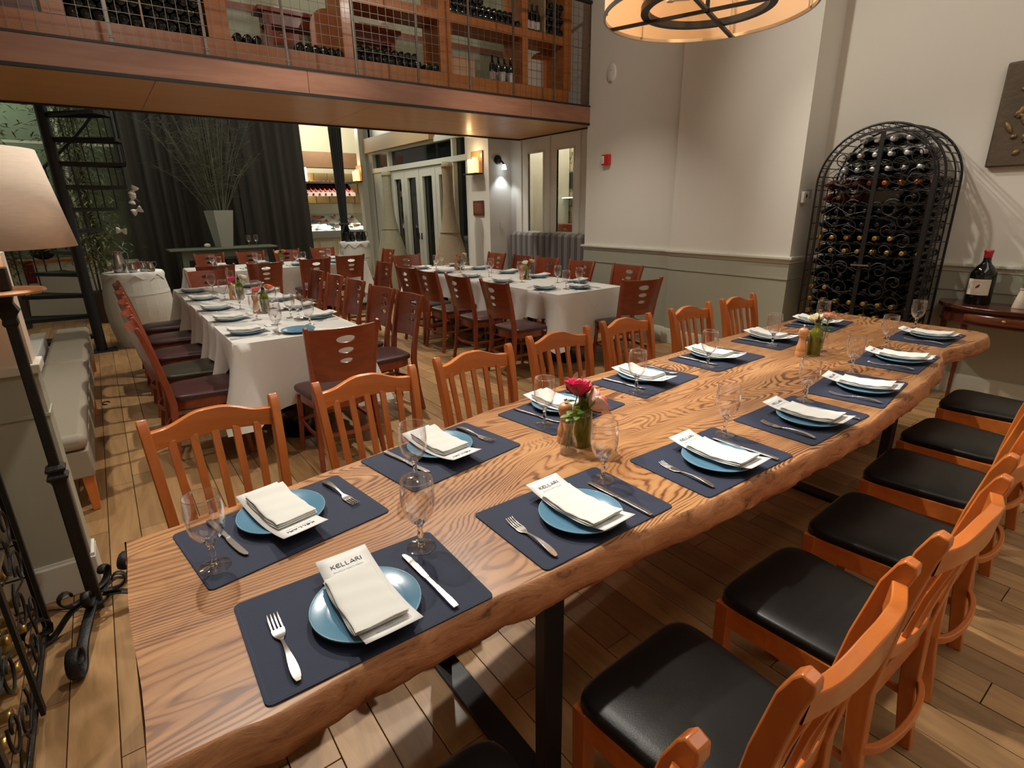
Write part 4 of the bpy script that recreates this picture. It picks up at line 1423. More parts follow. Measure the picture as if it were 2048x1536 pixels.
# extra pieces at the near end of the left table
place(plt, (.985, 3.80, .7625), 0, 'blue plate half hidden by the end chair of the left white table', 'blue plates')
place(fork, (.86, 3.86, .7625), radians(-4), 'silver fork lying at the near end of the left white table', 'forks')

# ================================================================ CENTREPIECES
def petal(m, c, R, ht, a, width, flare, tilt, M=None):
    """one rose petal: part of a cup wall"""
    P = []
    for i in range(6):
        t = i / 5
        row = []
        for k in range(5):
            u = -1 + 2 * k / 4
            aa = a + u * width * (0.35 + .65 * sin(pi * min(1, .25 + t * .6)))
            r = R * (0.25 + .80 * sin(pi * .5 * min(1, t * 1.45))) * (1 - .22 * max(0, t - .6)) + flare * t ** 4 * (1 - .3 * u * u)
            z = ht * t * (1 - .16 * u * u)
            row.append(Vector(c) + (M @ Vector((r * cos(aa), r * sin(aa), z)) if M else Vector((r * cos(aa), r * sin(aa), z))))
        P.append(row)
    m.grid(P)


def rose(parent, c, size, tiltM, mat_in, mat_out, rng):
    m = MB(); mo = MB()
    for ring, (R, h, nn, w, fl) in enumerate(((.18, .95, 3, 1.3, 0), (.36, 1.0, 4, 1.0, .05), (.55, .98, 5, .85, .12))):
        for k in range(nn):
            petal(m, c, size * R, size * h, 2 * pi * k / nn + ring * .7, w, size * fl, 0, tiltM)
    for k in range(5):
        petal(mo, c, size * .66, size * .80, 2 * pi * k / 5 + .3, .95, size * .28, 0, tiltM)
    m.build('petals', mat_in, parent, ang=80, solid=.0006)
    mo.build('outer_petals', mat_out, parent, ang=80, solid=.0006)


def leaf(m, p, d, L, w, droop=.3):
    d = Vector(d).normalized(); s = d.cross(Vector((0, 0, 1)))
    s = s.normalized() if s.length > .01 else Vector((1, 0, 0))
    P = []
    for i in range(6):
        t = i / 5
        ww = w * sin(pi * (t * .92 + .04)) ** .8
        q = Vector(p) + d * (L * t) + Vector((0, 0, -droop * L * t * t))
        P.append([q - s * ww + Vector((0, 0, .12 * ww)), q, q + s * ww + Vector((0, 0, .12 * ww))])
    m.grid(P)


def flower_vase(loc, roses, label, gh=.115, h=.0):
    t = thing('flower_vase', label, 'vase', loc)
    pr = [(0, .001), (.027, .001), (.0295, .005), (.030, .02), (.028, .045), (.022, .060), (.0175, .075), (.018, .09), (.022, .108), (.024, gh), (.0225, gh), (.0205, .108), (.0165, .09), (.016, .075), (.0205, .060), (.026, .044), (.028, .02), (.027, .007), (0, .006)]
    MB().lathe(pr, 28).build('glass_body', M_glass, t, ang=60)
    MB().lathe([(0, .0), (.027, .0), (.0285, .006), (.0, .007)], 28).build('thick_base', M_gstem, t)
    return t


def add_rose(t, base, top, size, tilt, ci, co, rng):
    """the stem stands in the vase"""
    r = thing('rose', 'x', 'flower', t.location)
    q_ = hypot(top[0], top[1]) + 1e-6
    mid = (top[0] / q_ * .012, top[1] / q_ * .012, .119)
    base = (base[0] * .6, base[1] * .6, .016)
    MB().tube([base, mid, top], .0022, 6).build('stem', M_stem, r)
    d = Vector(tilt).normalized()
    Mx = Vector((0, 0, 1)).rotation_difference(d).to_matrix()
    rose(r, top, size, Mx, plain(*ci), plain(*co), rng)
    l = MB()
    for k in range(5):
        a = k * 2 * pi / 5
        dd = Mx @ Vector((cos(a), sin(a), .3))
        leaf(l, Vector(top) - d * .002, dd, size * .8, size * .13, -.3)
    l.build('sepals', M_leaf, r, ang=80)
    l = MB()
    for k in range(4):
        f = .45 + .15 * k
        p = Vector(mid).lerp(Vector(top), .12 + .22 * k)
        a = rng.random() * 6.28
        leaf(l, p, (cos(a), sin(a), .3), .042, .012)
    l.build('leaves', M_leaf, r, ang=80)
    return r


rng = random.Random(11)
PINK = ('deep_pink_petal', (0.62, 0.012, 0.085), 0.45); ROSE = ('soft_pink_petal', (0.78, 0.15, 0.14), 0.45)
BLUSH = ('blush_cream_petal', (0.80, 0.48, 0.38), 0.5); CRM = ('cream_petal', (0.82, 0.74, 0.50), 0.5); CORAL = ('coral_petal', (0.85, 0.20, 0.08), 0.5)


def oil_bottle(loc, label, spout=False):
    t = thing('oil_bottle', label, 'bottle', loc)
    MB().lathe([(0, 0), (.0315, 0), (.034, .004), (.034, .112), (.0332, .124), (.028, .138), (.0175, .150), (.0140, .158), (.0140, .172), (.0155, .174), (.0155, .180), (.0115, .181), (0, .181)], 32).build('bottle_body', M_oil, t, ang=50)
    MB().lathe([(0, .176), (.0125, .178), (.013, .192), (.010, .198), (.004, .200), (.003, .214), (0, .214)], 20).build('stopper', M_blackfoil, t)
    MB().tube([(0, 0, .20), (0, 0, .225), (-.004, .003, .25)], [.0028, .0022, .0018], 8).build('pour_spout', M_steel, t)
    return t


def mill(loc, label, H=.155):
    t = thing('pepper_mill', label, 'mill', loc)
    k = H / .155
    MB().lathe([(r * 1.0, z * k) for r, z in [(0, 0), (.0275, 0), (.028, .003), (.0275, .028), (.0265, .030), (.0275, .033), (.0265, .052), (.022, .066), (.0175, .085), (.017, .098), (.0205, .108), (.023, .112), (.023, .1155), (0, .1155)]], 28).build('body', M_pepper, t, ang=50)
    MB().lathe([(0, .1155 * k), (.0215, .1155 * k), (.0225, .120 * k), (.0255, .132 * k), (.0225, .147 * k), (.014, .154 * k), (0, .155 * k)], 28).build('head', M_pepper, t, ang=50)
    MB().lathe([(0, .154 * k), (.003, .154 * k), (.003, .160 * k), (.0065, .163 * k), (.0065, .169 * k), (.003, .173 * k), (0, .173 * k)], 16).build('knob', M_steel, t, ang=60)
    return t


# front centrepiece
v1 = flower_vase((1.131, 1.220, .7605), None, 'small clear glass vase holding two roses near the left end of the slab table')
for args, lb in (((( -.012, .008, .012), (.050, .016, .188), .058, (.25, .1, 1), PINK, PINK), 'deep pink rose, the higher of the two in the front vase'),
                 (((-.008, -.010, .012), (.066, -.030, .152), .060, (.85, -.35, .55), ROSE, BLUSH), 'pink and cream rose, the lower one in the front vase')):
    add_rose(v1, *args, rng)['label'] = lb
oil_bottle((1.210, 1.240, .7605), 'green olive oil bottle behind the front rose vase')
mill((1.184, 1.296, .7605), 'beech pepper mill behind the front rose vase', .145)
# far centrepiece
mill((2.941, 1.345, .7605), 'pale turned beech pepper mill near the right end of the slab table')
oil_bottle((3.005, 1.308, .7605), 'green olive oil bottle with steel spout near the right end of the slab table')
v2 = flower_vase((3.115, 1.312, .7605), None, 'small clear glass vase with roses near the right end of the slab table')
add_rose(v2, (-.010, .006, .012), (.012, .0, .178), .040, (.2, 0, 1), ROSE, BLUSH, rng)['label'] = 'pink rose bud in the vase near the right end of the slab table'
add_rose(v2, (.008, .004, .012), (-.034, .040, .168), .042, (-.3, .2, 1), CRM, CRM, rng)['label'] = 'cream rose in the vase near the right end of the slab table'


def centre(x, y, cols, where, withmill=True):
    v = flower_vase((x, y, .7625), None, 'small glass flower vase on %s' % where)
    for k, (cc, nm) in enumerate(cols):
        s = 1 if k % 2 else -1
        add_rose(v, (-s * .008, 0, .012), (s * .045, .01 * k, .175 + .012 * k), .042, (s * .3, 0, 1), cc, cc, rng)['label'] = '%s rose in the vase on %s' % (nm, where)
    oil_bottle((x + .02, y + .085, .7625), 'green oil bottle on %s' % where)
    if withmill:
        mill((x - .055, y + .06, .7625), 'pepper mill on %s' % where)


centre(.985, 4.70, [(ROSE, 'pink'), (CORAL, 'coral')], 'the near half of the left white table')
centre(.975, 5.62, [(PINK, 'deep pink'), (CRM, 'cream')], 'the far half of the left white table')
centre(3.90, 4.93, [(CRM, 'cream'), (BLUSH, 'blush')], 'the near half of the right white table')
centre(3.88, 6.36, [(CORAL, 'coral'), (CRM, 'cream')], 'the far half of the right white table')
centre(2.25, 9.08, [(CRM, 'cream'), (CORAL, 'coral')], 'the rear white table', False)
for gx, gy, lb in ((.93, 4.16, 'extra goblet at the near end of the left white table'), (1.12, 3.98, 'goblet beside the end chair of the left white table'), (1.13, 4.3, 'goblet on the right side near the end of the left white table')):
    place(gob, (gx, gy, .7625), 0, lb, 'goblets')

# ================================================================ ARCHED WINE RACKS
def bottle_proto(body_mat, cap_mat, name='wine_bottle'):
    """lying bottle, neck towards -X, axis at the origin; origin at the foot end"""
    t = thing(name, 'x', 'bottle')
    My = Matrix(((0, 0, -1), (0, 1, 0), (1, 0, 0)))
    MB().lathe([(0, .004), (.02, 0), (.042, .002), (.0445, .008), (.0445, .185), (.040, .205), (.024, .225), (.0165, .24), (.0155, .25)], 16, M=My).build('body', body_mat, t, ang=50)
    MB().lathe([(.0147, .232), (.0175, .240), (.0178, .292), (.0188, .295), (.0188, .304), (.016, .307), (0, .307)], 14, M=My).build('capsule', cap_mat, t, ang=50)
    return t


bp = {'gold': bottle_proto(M_dglass, M_gold), 'silver': bottle_proto(M_dglass, M_silver), 'black': bottle_proto(M_dglass, M_blackfoil),
      'orange': bottle_proto(M_dglass, plain('copper_foil', (0.62, 0.16, 0.03), 0.35, 0.6)), 'brown': bottle_proto(M_bglass, plain('brown_foil', (0.12, 0.03, 0.015), 0.3))}


def arch_pts(yc, r, zs, x, n=26, z0=0.0):
    return [(x, yc - r, z0)] + [(x, yc - r * cos(pi * k / n), zs + r * .96 * sin(pi * k / n)) for k in range(n + 1)] + [(x, yc + r, z0)]


def scroll(m, x, y, z, r, ang, turns=1.15, w=.004, flip=1):
    P = []
    for k in range(17):
        t = k / 16
        a = ang + flip * t * turns * 2 * pi
        rr = r * (1 - .72 * t)
        P.append((x, y + rr * cos(a), z + rr * sin(a)))
    m.tube(P, w, 5)


def wire_rack(name, label, x_front, x_back, yc, r, zs, facing, rows, ys, missing, zfirst=.10, skip_top=None):
    """facing -1: doors look towards -X"""
    t = thing(name, label, 'wine rack', (0, 0, 0))
    f = facing
    MB().tube(arch_pts(yc, r, zs, x_front), .009, 8).build('front_arch', M_iron, t)
    MB().tube(arch_pts(yc, r - .045, zs, x_front), .006, 6).build('inner_arch', M_iron, t)
    MB().tube(arch_pts(yc, r, zs, x_back), .009, 8).build('back_arch', M_iron, t)
    MB().tube(arch_pts(yc, r - .04, zs, x_back), .006, 6).build('back_arch', M_iron, t)
    # rungs between the two faces, all around
    m = MB()
    ap = arch_pts(yc, r, zs, x_front, 20)
    rng_ = [(yc - r, z) for z in [.12 + .14 * k for k in range(int(zs / .14))]] + [(yc + r, z) for z in [.12 + .14 * k for k in range(int(zs / .14))]] + [(p[1], p[2]) for p in ap[1:-1]]
    for y, z in rng_:
        m.tube([(x_front, y, z), (x_back, y, z)], .004, 5)
    for s in (-1, 1):
        for dz in (0,):
            m.tube([(x_front - f * .10, yc + s * r, .02), (x_front - f * .10, yc + s * r, zs)], .005, 5)
            m.tube([(x_front - f * .22, yc + s * r, .02), (x_front - f * .22, yc + s * r, zs)], .005, 5)
    m.build('side_rungs', M_iron, t)
    # between the two arches: little rings
    m = MB()
    n = 30
    for k in range(1, n):
        a = pi * k / n
        c = (x_front, yc - (r - .022) * cos(a), zs + (r - .022) * .96 * sin(a))
        m.tube([(c[0], c[1] + .020 * cos(2 * pi * j / 10), c[2] + .020 * sin(2 * pi * j / 10)) for j in range(10)], .0025, 4, closed=True)
    m.build('ring_band', M_iron, t)
    xd = x_front + f * .018
    dw_ = r - .06
    fl_ = MB()
    fl_.box(xd - .006, xd + .006, yc - .016, yc + .016, .04, zs + dw_ * .96)
    fl_.build('centre_bar', M_iron, t, smooth=False)
    MB().box(xd - .006, xd + .006, yc - dw_ - .016, yc - dw_ + .014, .04, zs + .04).build('door_stile', M_iron, t, smooth=False)
    MB().box(xd - .006, xd + .006, yc + dw_ - .010, yc + dw_ + .010, .04, zs + .04).build('door_stile', M_iron, t, smooth=False)
    MB().tube(arch_pts(yc, dw_, zs, xd, z0=zs), .007, 6).build('door_arch', M_iron, t)
    MB().box(xd + f * .02 - .004, xd + f * .02 + .004, yc - .075, yc + .065, zs * .61, zs * .61 + .014).build('latch_bar', M_brush, t, smooth=False)
    # scrollwork of the two doors
    m = MB()
    for s in (-1, 1):
        yc2 = yc + s * dw_ / 2
        z = .18
        k = 0
        while z < zs + .14:
            fl2 = 1 if k % 2 else -1
            scroll(m, xd, yc2 - s * .055, z, .08, .6 + k, 1.2, .0045, fl2)
            scroll(m, xd, yc2 + s * .07, z + .07, .07, 2.4 + k * .7, 1.1, .0045, -fl2)
            m.tube([(xd, yc2 - s * .17, z - .02), (xd, yc2 - s * .05, z + .045 * fl2), (xd, yc2 + s * .06, z + .02), (xd, yc2 + s * .16, z + .06 * fl2 + .02)], .0032, 5)
            z += .165; k += 1
        for a in (0.3, 1.2, 2.1, 2.9):
            m.tube([(xd, yc2, zs * .985), (xd, yc2 + .09 * cos(a), zs * .985 + .10 * sin(a)), (xd, yc2 + .16 * cos(a + .25), zs * .985 + .13 * sin(a + .4))], .003, 5)
    m.build('scrollwork', M_iron, t)
    # wire cradles
    m = MB()
    for (ri, z) in enumerate(rows):
        hw = r - .05 if z < zs else sqrt(max(0.0004, (r - .02) ** 2 - (z - zs) ** 2)) - .05
        for xx in (x_front - f * .10, x_front - f * .27):
            P = []
            q = int(2 * hw / .112 * 8)
            for j in range(q + 1):
                y = yc - hw + 2 * hw * j / q
                P.append((xx, y, z - .047 + .010 * cos((y - ys[0]) / .112 * 2 * pi + pi)))
            m.tube(P, .004, 4)
    m.build('cradle_wires', M_iron, t)
    MB().tube([(x_front, yc - r, .05), (x_front, yc + r, .05)], .008, 6).build('bottom_rail', M_iron, t)
    for y in (yc - r, yc + r):
        MB().lathe([(0, 0), (.014, 0), (.014, .03), (.009, .04), (0, .04)], 10, (x_front, y, 0)).build('foot', M_iron, t)
    return t


rowsR = [.60, .71, .823, .935, 1.045, 1.15, 1.262, 1.37, 1.48, 1.59, 1.70, 1.81, 1.92, 2.03]
ysR = [1.605 + .112 * k for k in range(8)]
wire_rack('arched_wine_rack', 'tall arched black wrought-iron wine rack full of bottles against the right wall', 5.2, 5.56, 1.995, .468, 1.70, -1, rowsR, ysR, ())
rb = random.Random(5)
nrow = len(rowsR)
for i, z in enumerate(rowsR):
    hw = .42 if z < 1.72 else sqrt(max(.001, .42 ** 2 - (z - 1.70) ** 2)) - .02
    cols = [k for k, y in enumerate(ysR) if abs(y - 1.995) < hw]
    for n_, k in enumerate(cols):
        y = ysR[k]
        left = 7 - k      # position counted from the left as seen
        kind = 'black'
        if abs(z - .71) < .01 or abs(z - .60) < .01: kind = 'gold'
        elif abs(z - .823) < .01 and left < 2: kind = 'gold'
        elif abs(z - 1.15) < .01 and left >= 1: kind = 'gold'
        elif abs(z - 1.262) < .01 and left < 6: kind = 'gold'
        elif abs(z - 1.70) < .01: kind = 'orange' if left >= 4 else 'brown'
        elif abs(z - 1.59) < .01:
            if left < 3: kind = 'brown'
            elif left < 5: continue
        elif z > 1.75: kind = 'silver'
        cn = {'gold': 'gold-capped', 'black': 'black-capped', 'silver': 'silver-capped', 'orange': 'copper-capped', 'brown': 'brown'}[kind]
        place(bp[kind], (5.54 + rb.uniform(-.012, .0), y + rb.uniform(-.004, .004), z), 0,
              '%s bottle, %s from the left in the %s row down, arched rack' % (cn, ORD[len(cols) - n_ - 1], ORD[nrow - i - 1]), 'bottles in the arched wine rack')
# rack at the left edge of the view
rowsL = [.12, .232, .345, .457, .57, .68, .79, .90]
ysL = [1.565 + .112 * k for k in range(8)]
wire_rack('low_wine_rack', 'black scrolled iron wine rack with gold-capped bottles at the left edge', -.45, -.80, 1.955, .50, .95, 1, rowsL, ysL, ())
for i, z in enumerate(rowsL):
    for k, y in enumerate(ysL):
        place(bp['gold'], (-.79, y, z), pi, 'gold-capped bottle, %s from the far end in the %s row up, left edge rack' % (ORD[7 - k], ORD[i]), 'bottles in the left edge rack')

# ================================================================ RIGHT WALL FITTINGS
t = thing('console_table', 'dark cherry half-moon console table with one drawer against the right wall', 'table', (5.59, .98, 0))
RX, RY = .40, .50
def demi(k_, n=22, x0=0):
    return [(x0, -RY * k_)] + [(-RX * k_ * cos(pi / 2 - pi * j / n) ** .8 if 0 < j < n else x0, -RY * k_ * cos(pi * j / n)) for j in range(1, n)] + [(x0, RY * k_)]
MB().prism(demi(1.0)[::-1], .752, .782).build('top', M_console, t, bevel=.006, ang=40)
MB().prism(demi(.93)[::-1], .652, .752).build('apron', M_console, t, bevel=.002, ang=40)
MB().prism(demi(.95)[::-1], .645, .653).build('apron_bead', M_console, t, ang=40)
P = [(-RX * .94 * sin(a) ** .8, .27 - .54 * (a - .85) / 1.45) for a in [.85 + 1.45 * j / 10 for j in range(11)]]
m = MB().grid([[(-RX * .935 * abs(sin(acos_)) ** .8 - .004, -RY * .93 * cos(acos_), z) for acos_ in [1.0 + 1.14 * j / 12 for j in range(13)]] for z in (.668, .738)])
dr = m.build('drawer', wood('cherry_drawer', (0.22, 0.06, 0.022), (0.13, 0.032, 0.014), 0.25, 'Y', 6, 0.5), t, solid=.006)
MB().ball((-RX * .94 - .012, 0, .703), (.008, .014, .010)).build('knob', M_gold, dr)
for x, y in ((-.04, -.44), (-.04, .44), (-.30, -.24), (-.30, .24)):
    MB().bar([(x, y, 0), (x, y, .66)], [.022, .038], [.022, .038], up=(1, 0, 0)).build('leg', M_console, t, bevel=.002, smooth=False)
b = thing('large_wine_bottle', 'oversized dark wine bottle with red wax cap and cream label on the console table', 'bottle', (5.44, 1.215, .783))
MB().lathe([(0, 0), (.078, 0), (.082, .006), (.082, .215), (.078, .245), (.060, .280), (.036, .305), (.026, .325), (.024, .36)], 36).build('body', M_dglass, b, ang=50)
MB().lathe([(.0245, .352), (.026, .354), (.027, .39), (.030, .392), (.030, .404), (.026, .409), (0, .409)], 24).build('wax_cap', M_redwax, b, ang=50)
lab = MB().lathe([(.0828, .075), (.0828, .195)], 20, a0=pi - .95, a1=pi + .95)
lab.build('label', M_labelp, b)
m = MB()
for a, z, r in ((pi, .140, .010), (pi - .09, .132, .006), (pi + .08, .150, .007)):
    m.ball((.083 * cos(a), .083 * sin(a), z), (.0015, r, r), 10, 6)
m.build('crest', plain('crest_ink', (0.12, 0.03, 0.02), 0.6), b)
m = MB()
for z0, s in ((.165, 1), (.105, -1)):
    m.bar([(.0834 * cos(pi + u), .0834 * sin(pi + u), z0 + s * .012 * cos(u * 2.4)) for u in [-.6 + .12 * j for j in range(11)]], .0016, .0004, up=(1, 0, 0))
m.build('label_border', plain('label_border_ink', (0.40, 0.32, 0.24), 0.6), b)
v = thing('tapered_vase', 'cream bottle-shaped ceramic vase with a green sprig on the console table', 'vase', (5.42, .955, .783))
MB().lathe([(0, 0), (.044, 0), (.046, .004), (.030, .09), (.021, .125), (.020, .132), (.024, .136), (.024, .148), (.016, .148), (.014, .13), (0, .12)], 28).build('body', plain('cream_ceramic', (0.70, 0.60, 0.48), 0.5), v, ang=50)
m = MB(); ms = MB(); rr = random.Random(2)
for k in range(9):
    a = rr.uniform(0, 6.28); sp = rr.uniform(.03, .12); hh = rr.uniform(.10, .24)
    top = (sp * cos(a), sp * sin(a), .14 + hh)
    ms.tube([(0, 0, .12), (sp * .3 * cos(a), sp * .3 * sin(a), .14 + hh * .5), top], .0012, 4)
    for j in range(16):
        f_ = j / 16
        p = Vector((sp * f_ * cos(a), sp * f_ * sin(a), .14 + hh * f_))
        b_ = rr.uniform(0, 6.28)
        leaf(m, p, (cos(b_), sin(b_), .4), .022, .004)
ms.build('sprig_stems', M_stem, v)
m.build('sprig_leaves', plain('dusty_green_leaf', (0.16, 0.22, 0.12), 0.6), v, ang=80)
# bronze relief
rel = thing('bronze_relief', 'dark bronze relief plaque mounted on the right wall, cut by the frame', 'artwork', (5.599, 0, 0))
MB().box(-.045, 0, .72, 1.40, 1.79, 2.50).build('plate', M_bronze, rel, bevel=.012)
m = MB(); rr = random.Random(8)
for k in range(46):
    y = 1.17 + rr.gauss(0, .075); z = 2.13 + rr.uniform(-.22, .26)
    if abs(y - 1.17) > .15: continue
    M3 = Matrix.Rotation(rr.uniform(-1.2, 1.2), 3, 'X')
    m.ball((-.045, y, z), (.018, rr.uniform(.012, .022), rr.uniform(.02, .055)), 8, 6, M3)
m.ball((-.045, 1.235, 1.885), (.014, .018, .026), 8, 6, Matrix.Rotation(.9, 3, 'X'))
m.build('figure_relief', plain('worn_gilt_bronze', (0.22, 0.15, 0.06), 0.45, 0.5, bump=0.3, bscale=60), rel, ang=60)
# thermostat on the return of the pier
th = thing('thermostat', 'white thermostat with a small dark display on the side of the pier', 'thermostat', (5.29, 2.612, 1.60))
MB().box(-.045, .045, -.03, 0, -.045, .055).build('case', M_plastic, th, bevel=.006)
MB().box(-.012, .016, -.0315, -.03, .0, .03).build('display', M_nightglass, th, smooth=False)
MB().box(.05, .13, -.012, 0, -.01, .075).build('back_plate', plain('grey_plastic', (0.35, 0.35, 0.34), 0.5), th, bevel=.002)
# fire alarm strobe
fa = thing('fire_alarm', 'red fire alarm with clear strobe high on the pier', 'alarm', (5.262, 5.07, 2.10))
MB().box(-.05, 0, -.062, .062, -.062, .062).build('box', M_fire, fa, bevel=.008)
MB().box(-.062, -.048, .012, .050, -.045, .045).build('strobe', M_plastic, fa, bevel=.008)
MB().ball((-.062, .031, .0), (.010, .010, .03), 10, 6).build('strobe_lens', M_gstem, fa)
# round speaker on the pier
sp = thing('wall_speaker', 'white oval wall speaker high on the pier above the fire alarm', 'speaker', (5.262, 5.05, 3.05))
MB().lathe([(0, .028), (.055, .026), (.082, .018), (.090, .004), (.090, 0), (0, 0)], 36, M=Matrix(((0, 0, -1), (0, .78, 0), (1.12, 0, 0)))).build('cover', M_plastic, sp)
MB().box(-.0285, -.026, -.008, .008, .018, .034).build('badge', plain('grey_plastic', (0.35, 0.35, 0.34), 0.5), sp, smooth=False)
MB().box(-.026, -.02, -.012, .012, -.088, -.082).build('pull', M_gold, sp, smooth=False)

# ================================================================ DRUM CHANDELIER
ch = thing('drum_chandelier', 'large round drum chandelier with amber fabric shade above the slab table', 'chandelier', (1.91, 1.38, 2.20))
RS, HS = .362, .36
m_sh, N, L, b = nt('amber_shade_fabric')
b.inputs['Base Color'].default_value = (0.66, 0.46, 0.28, 1)
b.inputs['Roughness'].default_value = 0.8
tl = N.new('ShaderNodeBsdfTranslucent'); tl.inputs[0].default_value = (0.80, 0.46, 0.22, 1)
mx = N.new('ShaderNodeMixShader'); mx.inputs[0].default_value = 0.35
L.new(b.outputs[0], mx.inputs[1]); L.new(tl.outputs[0], mx.inputs[2]); L.new(mx.outputs[0], N['Material Output'].inputs[0])
MB().lathe([(RS, .004), (RS, HS)], 72).build('shade', m_sh, ch)
for z in (.0, HS):
    MB().lathe([(RS - .004, z), (RS + .004, z), (RS + .004, z + .012), (RS - .004, z + .012), (RS - .004, z)], 72).build('shade_ring', M_iron if z else M_brush, ch, ang=50)
MB().lathe([(.205, .012), (.232, .012), (.232, .034), (.205, .034), (.205, .012)], 56).build('inner_ring', M_bsteel, ch, ang=50)
m = MB()
for a in (radians(20), radians(110)):
    m.bar([(-RS * cos(a), -RS * sin(a), .008), (RS * cos(a), RS * sin(a), .008)], .014, .010)
m.build('cross_bars', M_bsteel, ch, smooth=False)
m = MB()
for k in range(6):
    a = 2 * pi * k / 6 + .35
    m.tube([((RS - .008) * cos(a), (RS - .008) * sin(a), .004), ((RS - .008) * cos(a), (RS - .008) * sin(a), HS)], .003, 5)
m.build('shade_rods', M_brush, ch)
MB().tube([(0, 0, .01), (0, 0, 2.4 - .002)], .008, 8).build('stem_rod', M_iron, ch)
M_bulb = emit('warm_filament_bulb', (1.0, 0.55, 0.22), 30)
for k in range(4):
    a = 2 * pi * k / 4 + .6
    x, y = .13 * cos(a), .13 * sin(a)
    arm = MB().tube([(0, 0, .16), (x * .5, y * .5, .05), (x, y, .055)], .005, 6)
    arm.build('arm', M_brush, ch)
    c = MB().lathe([(0, .05), (.014, .05), (.014, .12), (0, .12)], 14, (x, y, 0)).build('candle_sleeve', plain('ivory_sleeve', (0.7, 0.6, 0.45), 0.5), ch)
    MB().lathe([(0, .12), (.008, .122), (.014, .14), (.011, .16), (.003, .182), (0, .184)], 12, (x, y, 0)).build('bulb', M_bulb, c)
    light('POINT', 'chandelier_bulb', (1.91 + x, 1.38 + y, 2.20 + .155), 4.5, (1.0, 0.62, 0.30), 0.012)

# ================================================================ FLOOR LAMP (left)
lp = thing('floor_lamp', 'black wrought-iron floor lamp with beige linen shade beside the pier', 'lamp', (-.29, 2.46, 0))
MB().box(-.021, .021, -.021, .021, .03, .62).build('lower_pole', M_iron, lp, bevel=.004, smooth=False)
MB().box(-.015, .015, -.015, .015, .62, 1.30).build('upper_pole', M_iron, lp, bevel=.003, smooth=False)
Mq = Matrix.Rotation(pi / 4, 3, 'Z')
MB().lathe([(0, .60), (.030, .60), (.034, .612), (.044, .62), (.044, .628), (.030, .636), (.030, .645), (.042, .652), (.042, .66), (.024, .672), (0, .672)], 4, M=Mq).build('collar', M_iron, lp, smooth=False)
MB().lathe([(0, 1.19), (.024, 1.19), (.030, 1.20), (.026, 1.215), (.030, 1.225), (.046, 1.24), (.036, 1.255), (.028, 1.27), (.034, 1.285), (.030, 1.30), (0, 1.30)], 4, M=Mq).build('capital', M_iron, lp, smooth=False)
MB().lathe([(0, 1.300), (.115, 1.300), (.118, 1.306), (.112, 1.312), (0, 1.308)], 40).build('drip_tray', plain('copper_tray', (0.42, 0.27, 0.17), 0.4, 0.5), lp)
MB().box(-.028, .028, -.028, .028, 1.31, 1.385).build('socket_block', M_iron, lp, bevel=.004, smooth=False)
MB().tube([(0, 0, 1.385), (0, 0, 1.72)], .006, 8).build('harp', M_iron, lp)
MB().ball((0, 0, 1.52), (.026, .026, .038)).build('bulb', emit('lamp_bulb', (1.0, 0.55, 0.25), 9), lp)
m_ls, N, L, b = nt('beige_linen_shade')
b.inputs['Base Color'].default_value = (0.66, 0.55, 0.45, 1); b.inputs['Roughness'].default_value = 0.9
tc = N.new('ShaderNodeTexCoord'); mp = N.new('ShaderNodeMapping'); mp.inputs['Scale'].default_value = (1, 1, 8)
n_ = N.new('ShaderNodeTexNoise'); n_.inputs['Scale'].default_value = 22; n_.inputs['Detail'].default_value = 4
L.new(tc.outputs['Object'], mp.inputs[0]); L.new(mp.outputs[0], n_.inputs['Vector'])
rp_ = N.new('ShaderNodeValToRGB'); rp_.color_ramp.elements[0].color = (0.60, 0.48, 0.38, 1); rp_.color_ramp.elements[1].color = (0.78, 0.66, 0.54, 1)
L.new(n_.outputs['Fac'], rp_.inputs[0]); L.new(rp_.outputs[0], b.inputs['Base Color'])
tl = N.new('ShaderNodeBsdfTranslucent'); tl.inputs[0].default_value = (0.6, 0.4, 0.25, 1)
mx = N.new('ShaderNodeMixShader'); mx.inputs[0].default_value = 0.12
L.new(b.outputs[0], mx.inputs[1]); L.new(tl.outputs[0], mx.inputs[2]); L.new(mx.outputs[0], N['Material Output'].inputs[0])
MB().lathe([(.232, 1.445), (.182, 1.748)], 64).build('shade', m_ls, lp, solid=.002)
light('POINT', 'floor_lamp_bulb', (-.29, 2.46, 1.60), 2.2, (1.0, 0.55, 0.25), 0.03)
# four scrolled feet
for k in range(4):
    a = radians((-99, -152, -9, 62)[k]); ext = (1.72, 1.0, 1.05, 1.2)[k]
    P = []
    prof = [(.02, .085), (.06, .085), (.10, .070), (.13, .040), (.155, .016), (.19, .010), (.232, .026), (.252, .070), (.232, .112), (.190, .124), (.155, .100), (.152, .066), (.176, .048), (.198, .060)]
    for r_, z in prof:
        r_ = r_ if r_ < .1 else (r_ + (ext - 1) * .23)
        P.append((r_ * cos(a), r_ * sin(a), z))
    m = MB().bar(P, .034, .009, up=(0, 0, 1)) if False else MB()
    side = Vector((-sin(a), cos(a), 0)) * .021
    Q = [[Vector(p) + side + Vector((0, 0, 0)), Vector(p) - side] for p in P]
    m.grid(Q)
    # inner upright curl
    P2 = [(.02, .10), (.05, .10), (.085, .095), (.115, .12), (.115, .155), (.088, .170), (.066, .152), (.074, .135)]
    m.grid([[Vector((r_ * cos(a), r_ * sin(a), z)) + side * .8, Vector((r_ * cos(a), r_ * sin(a), z)) - side * .8] for r_, z in P2])
    m.build('foot_scroll', M_iron, lp, solid=.010, ang=60, subsurf=1)
MB().tube([(.045 * cos(a * pi / 10), .045 * sin(a * pi / 10), .075 + .004 * sin(a)) for a in range(20)], .006, 6, closed=True).build('tie_ring', M_iron, lp)
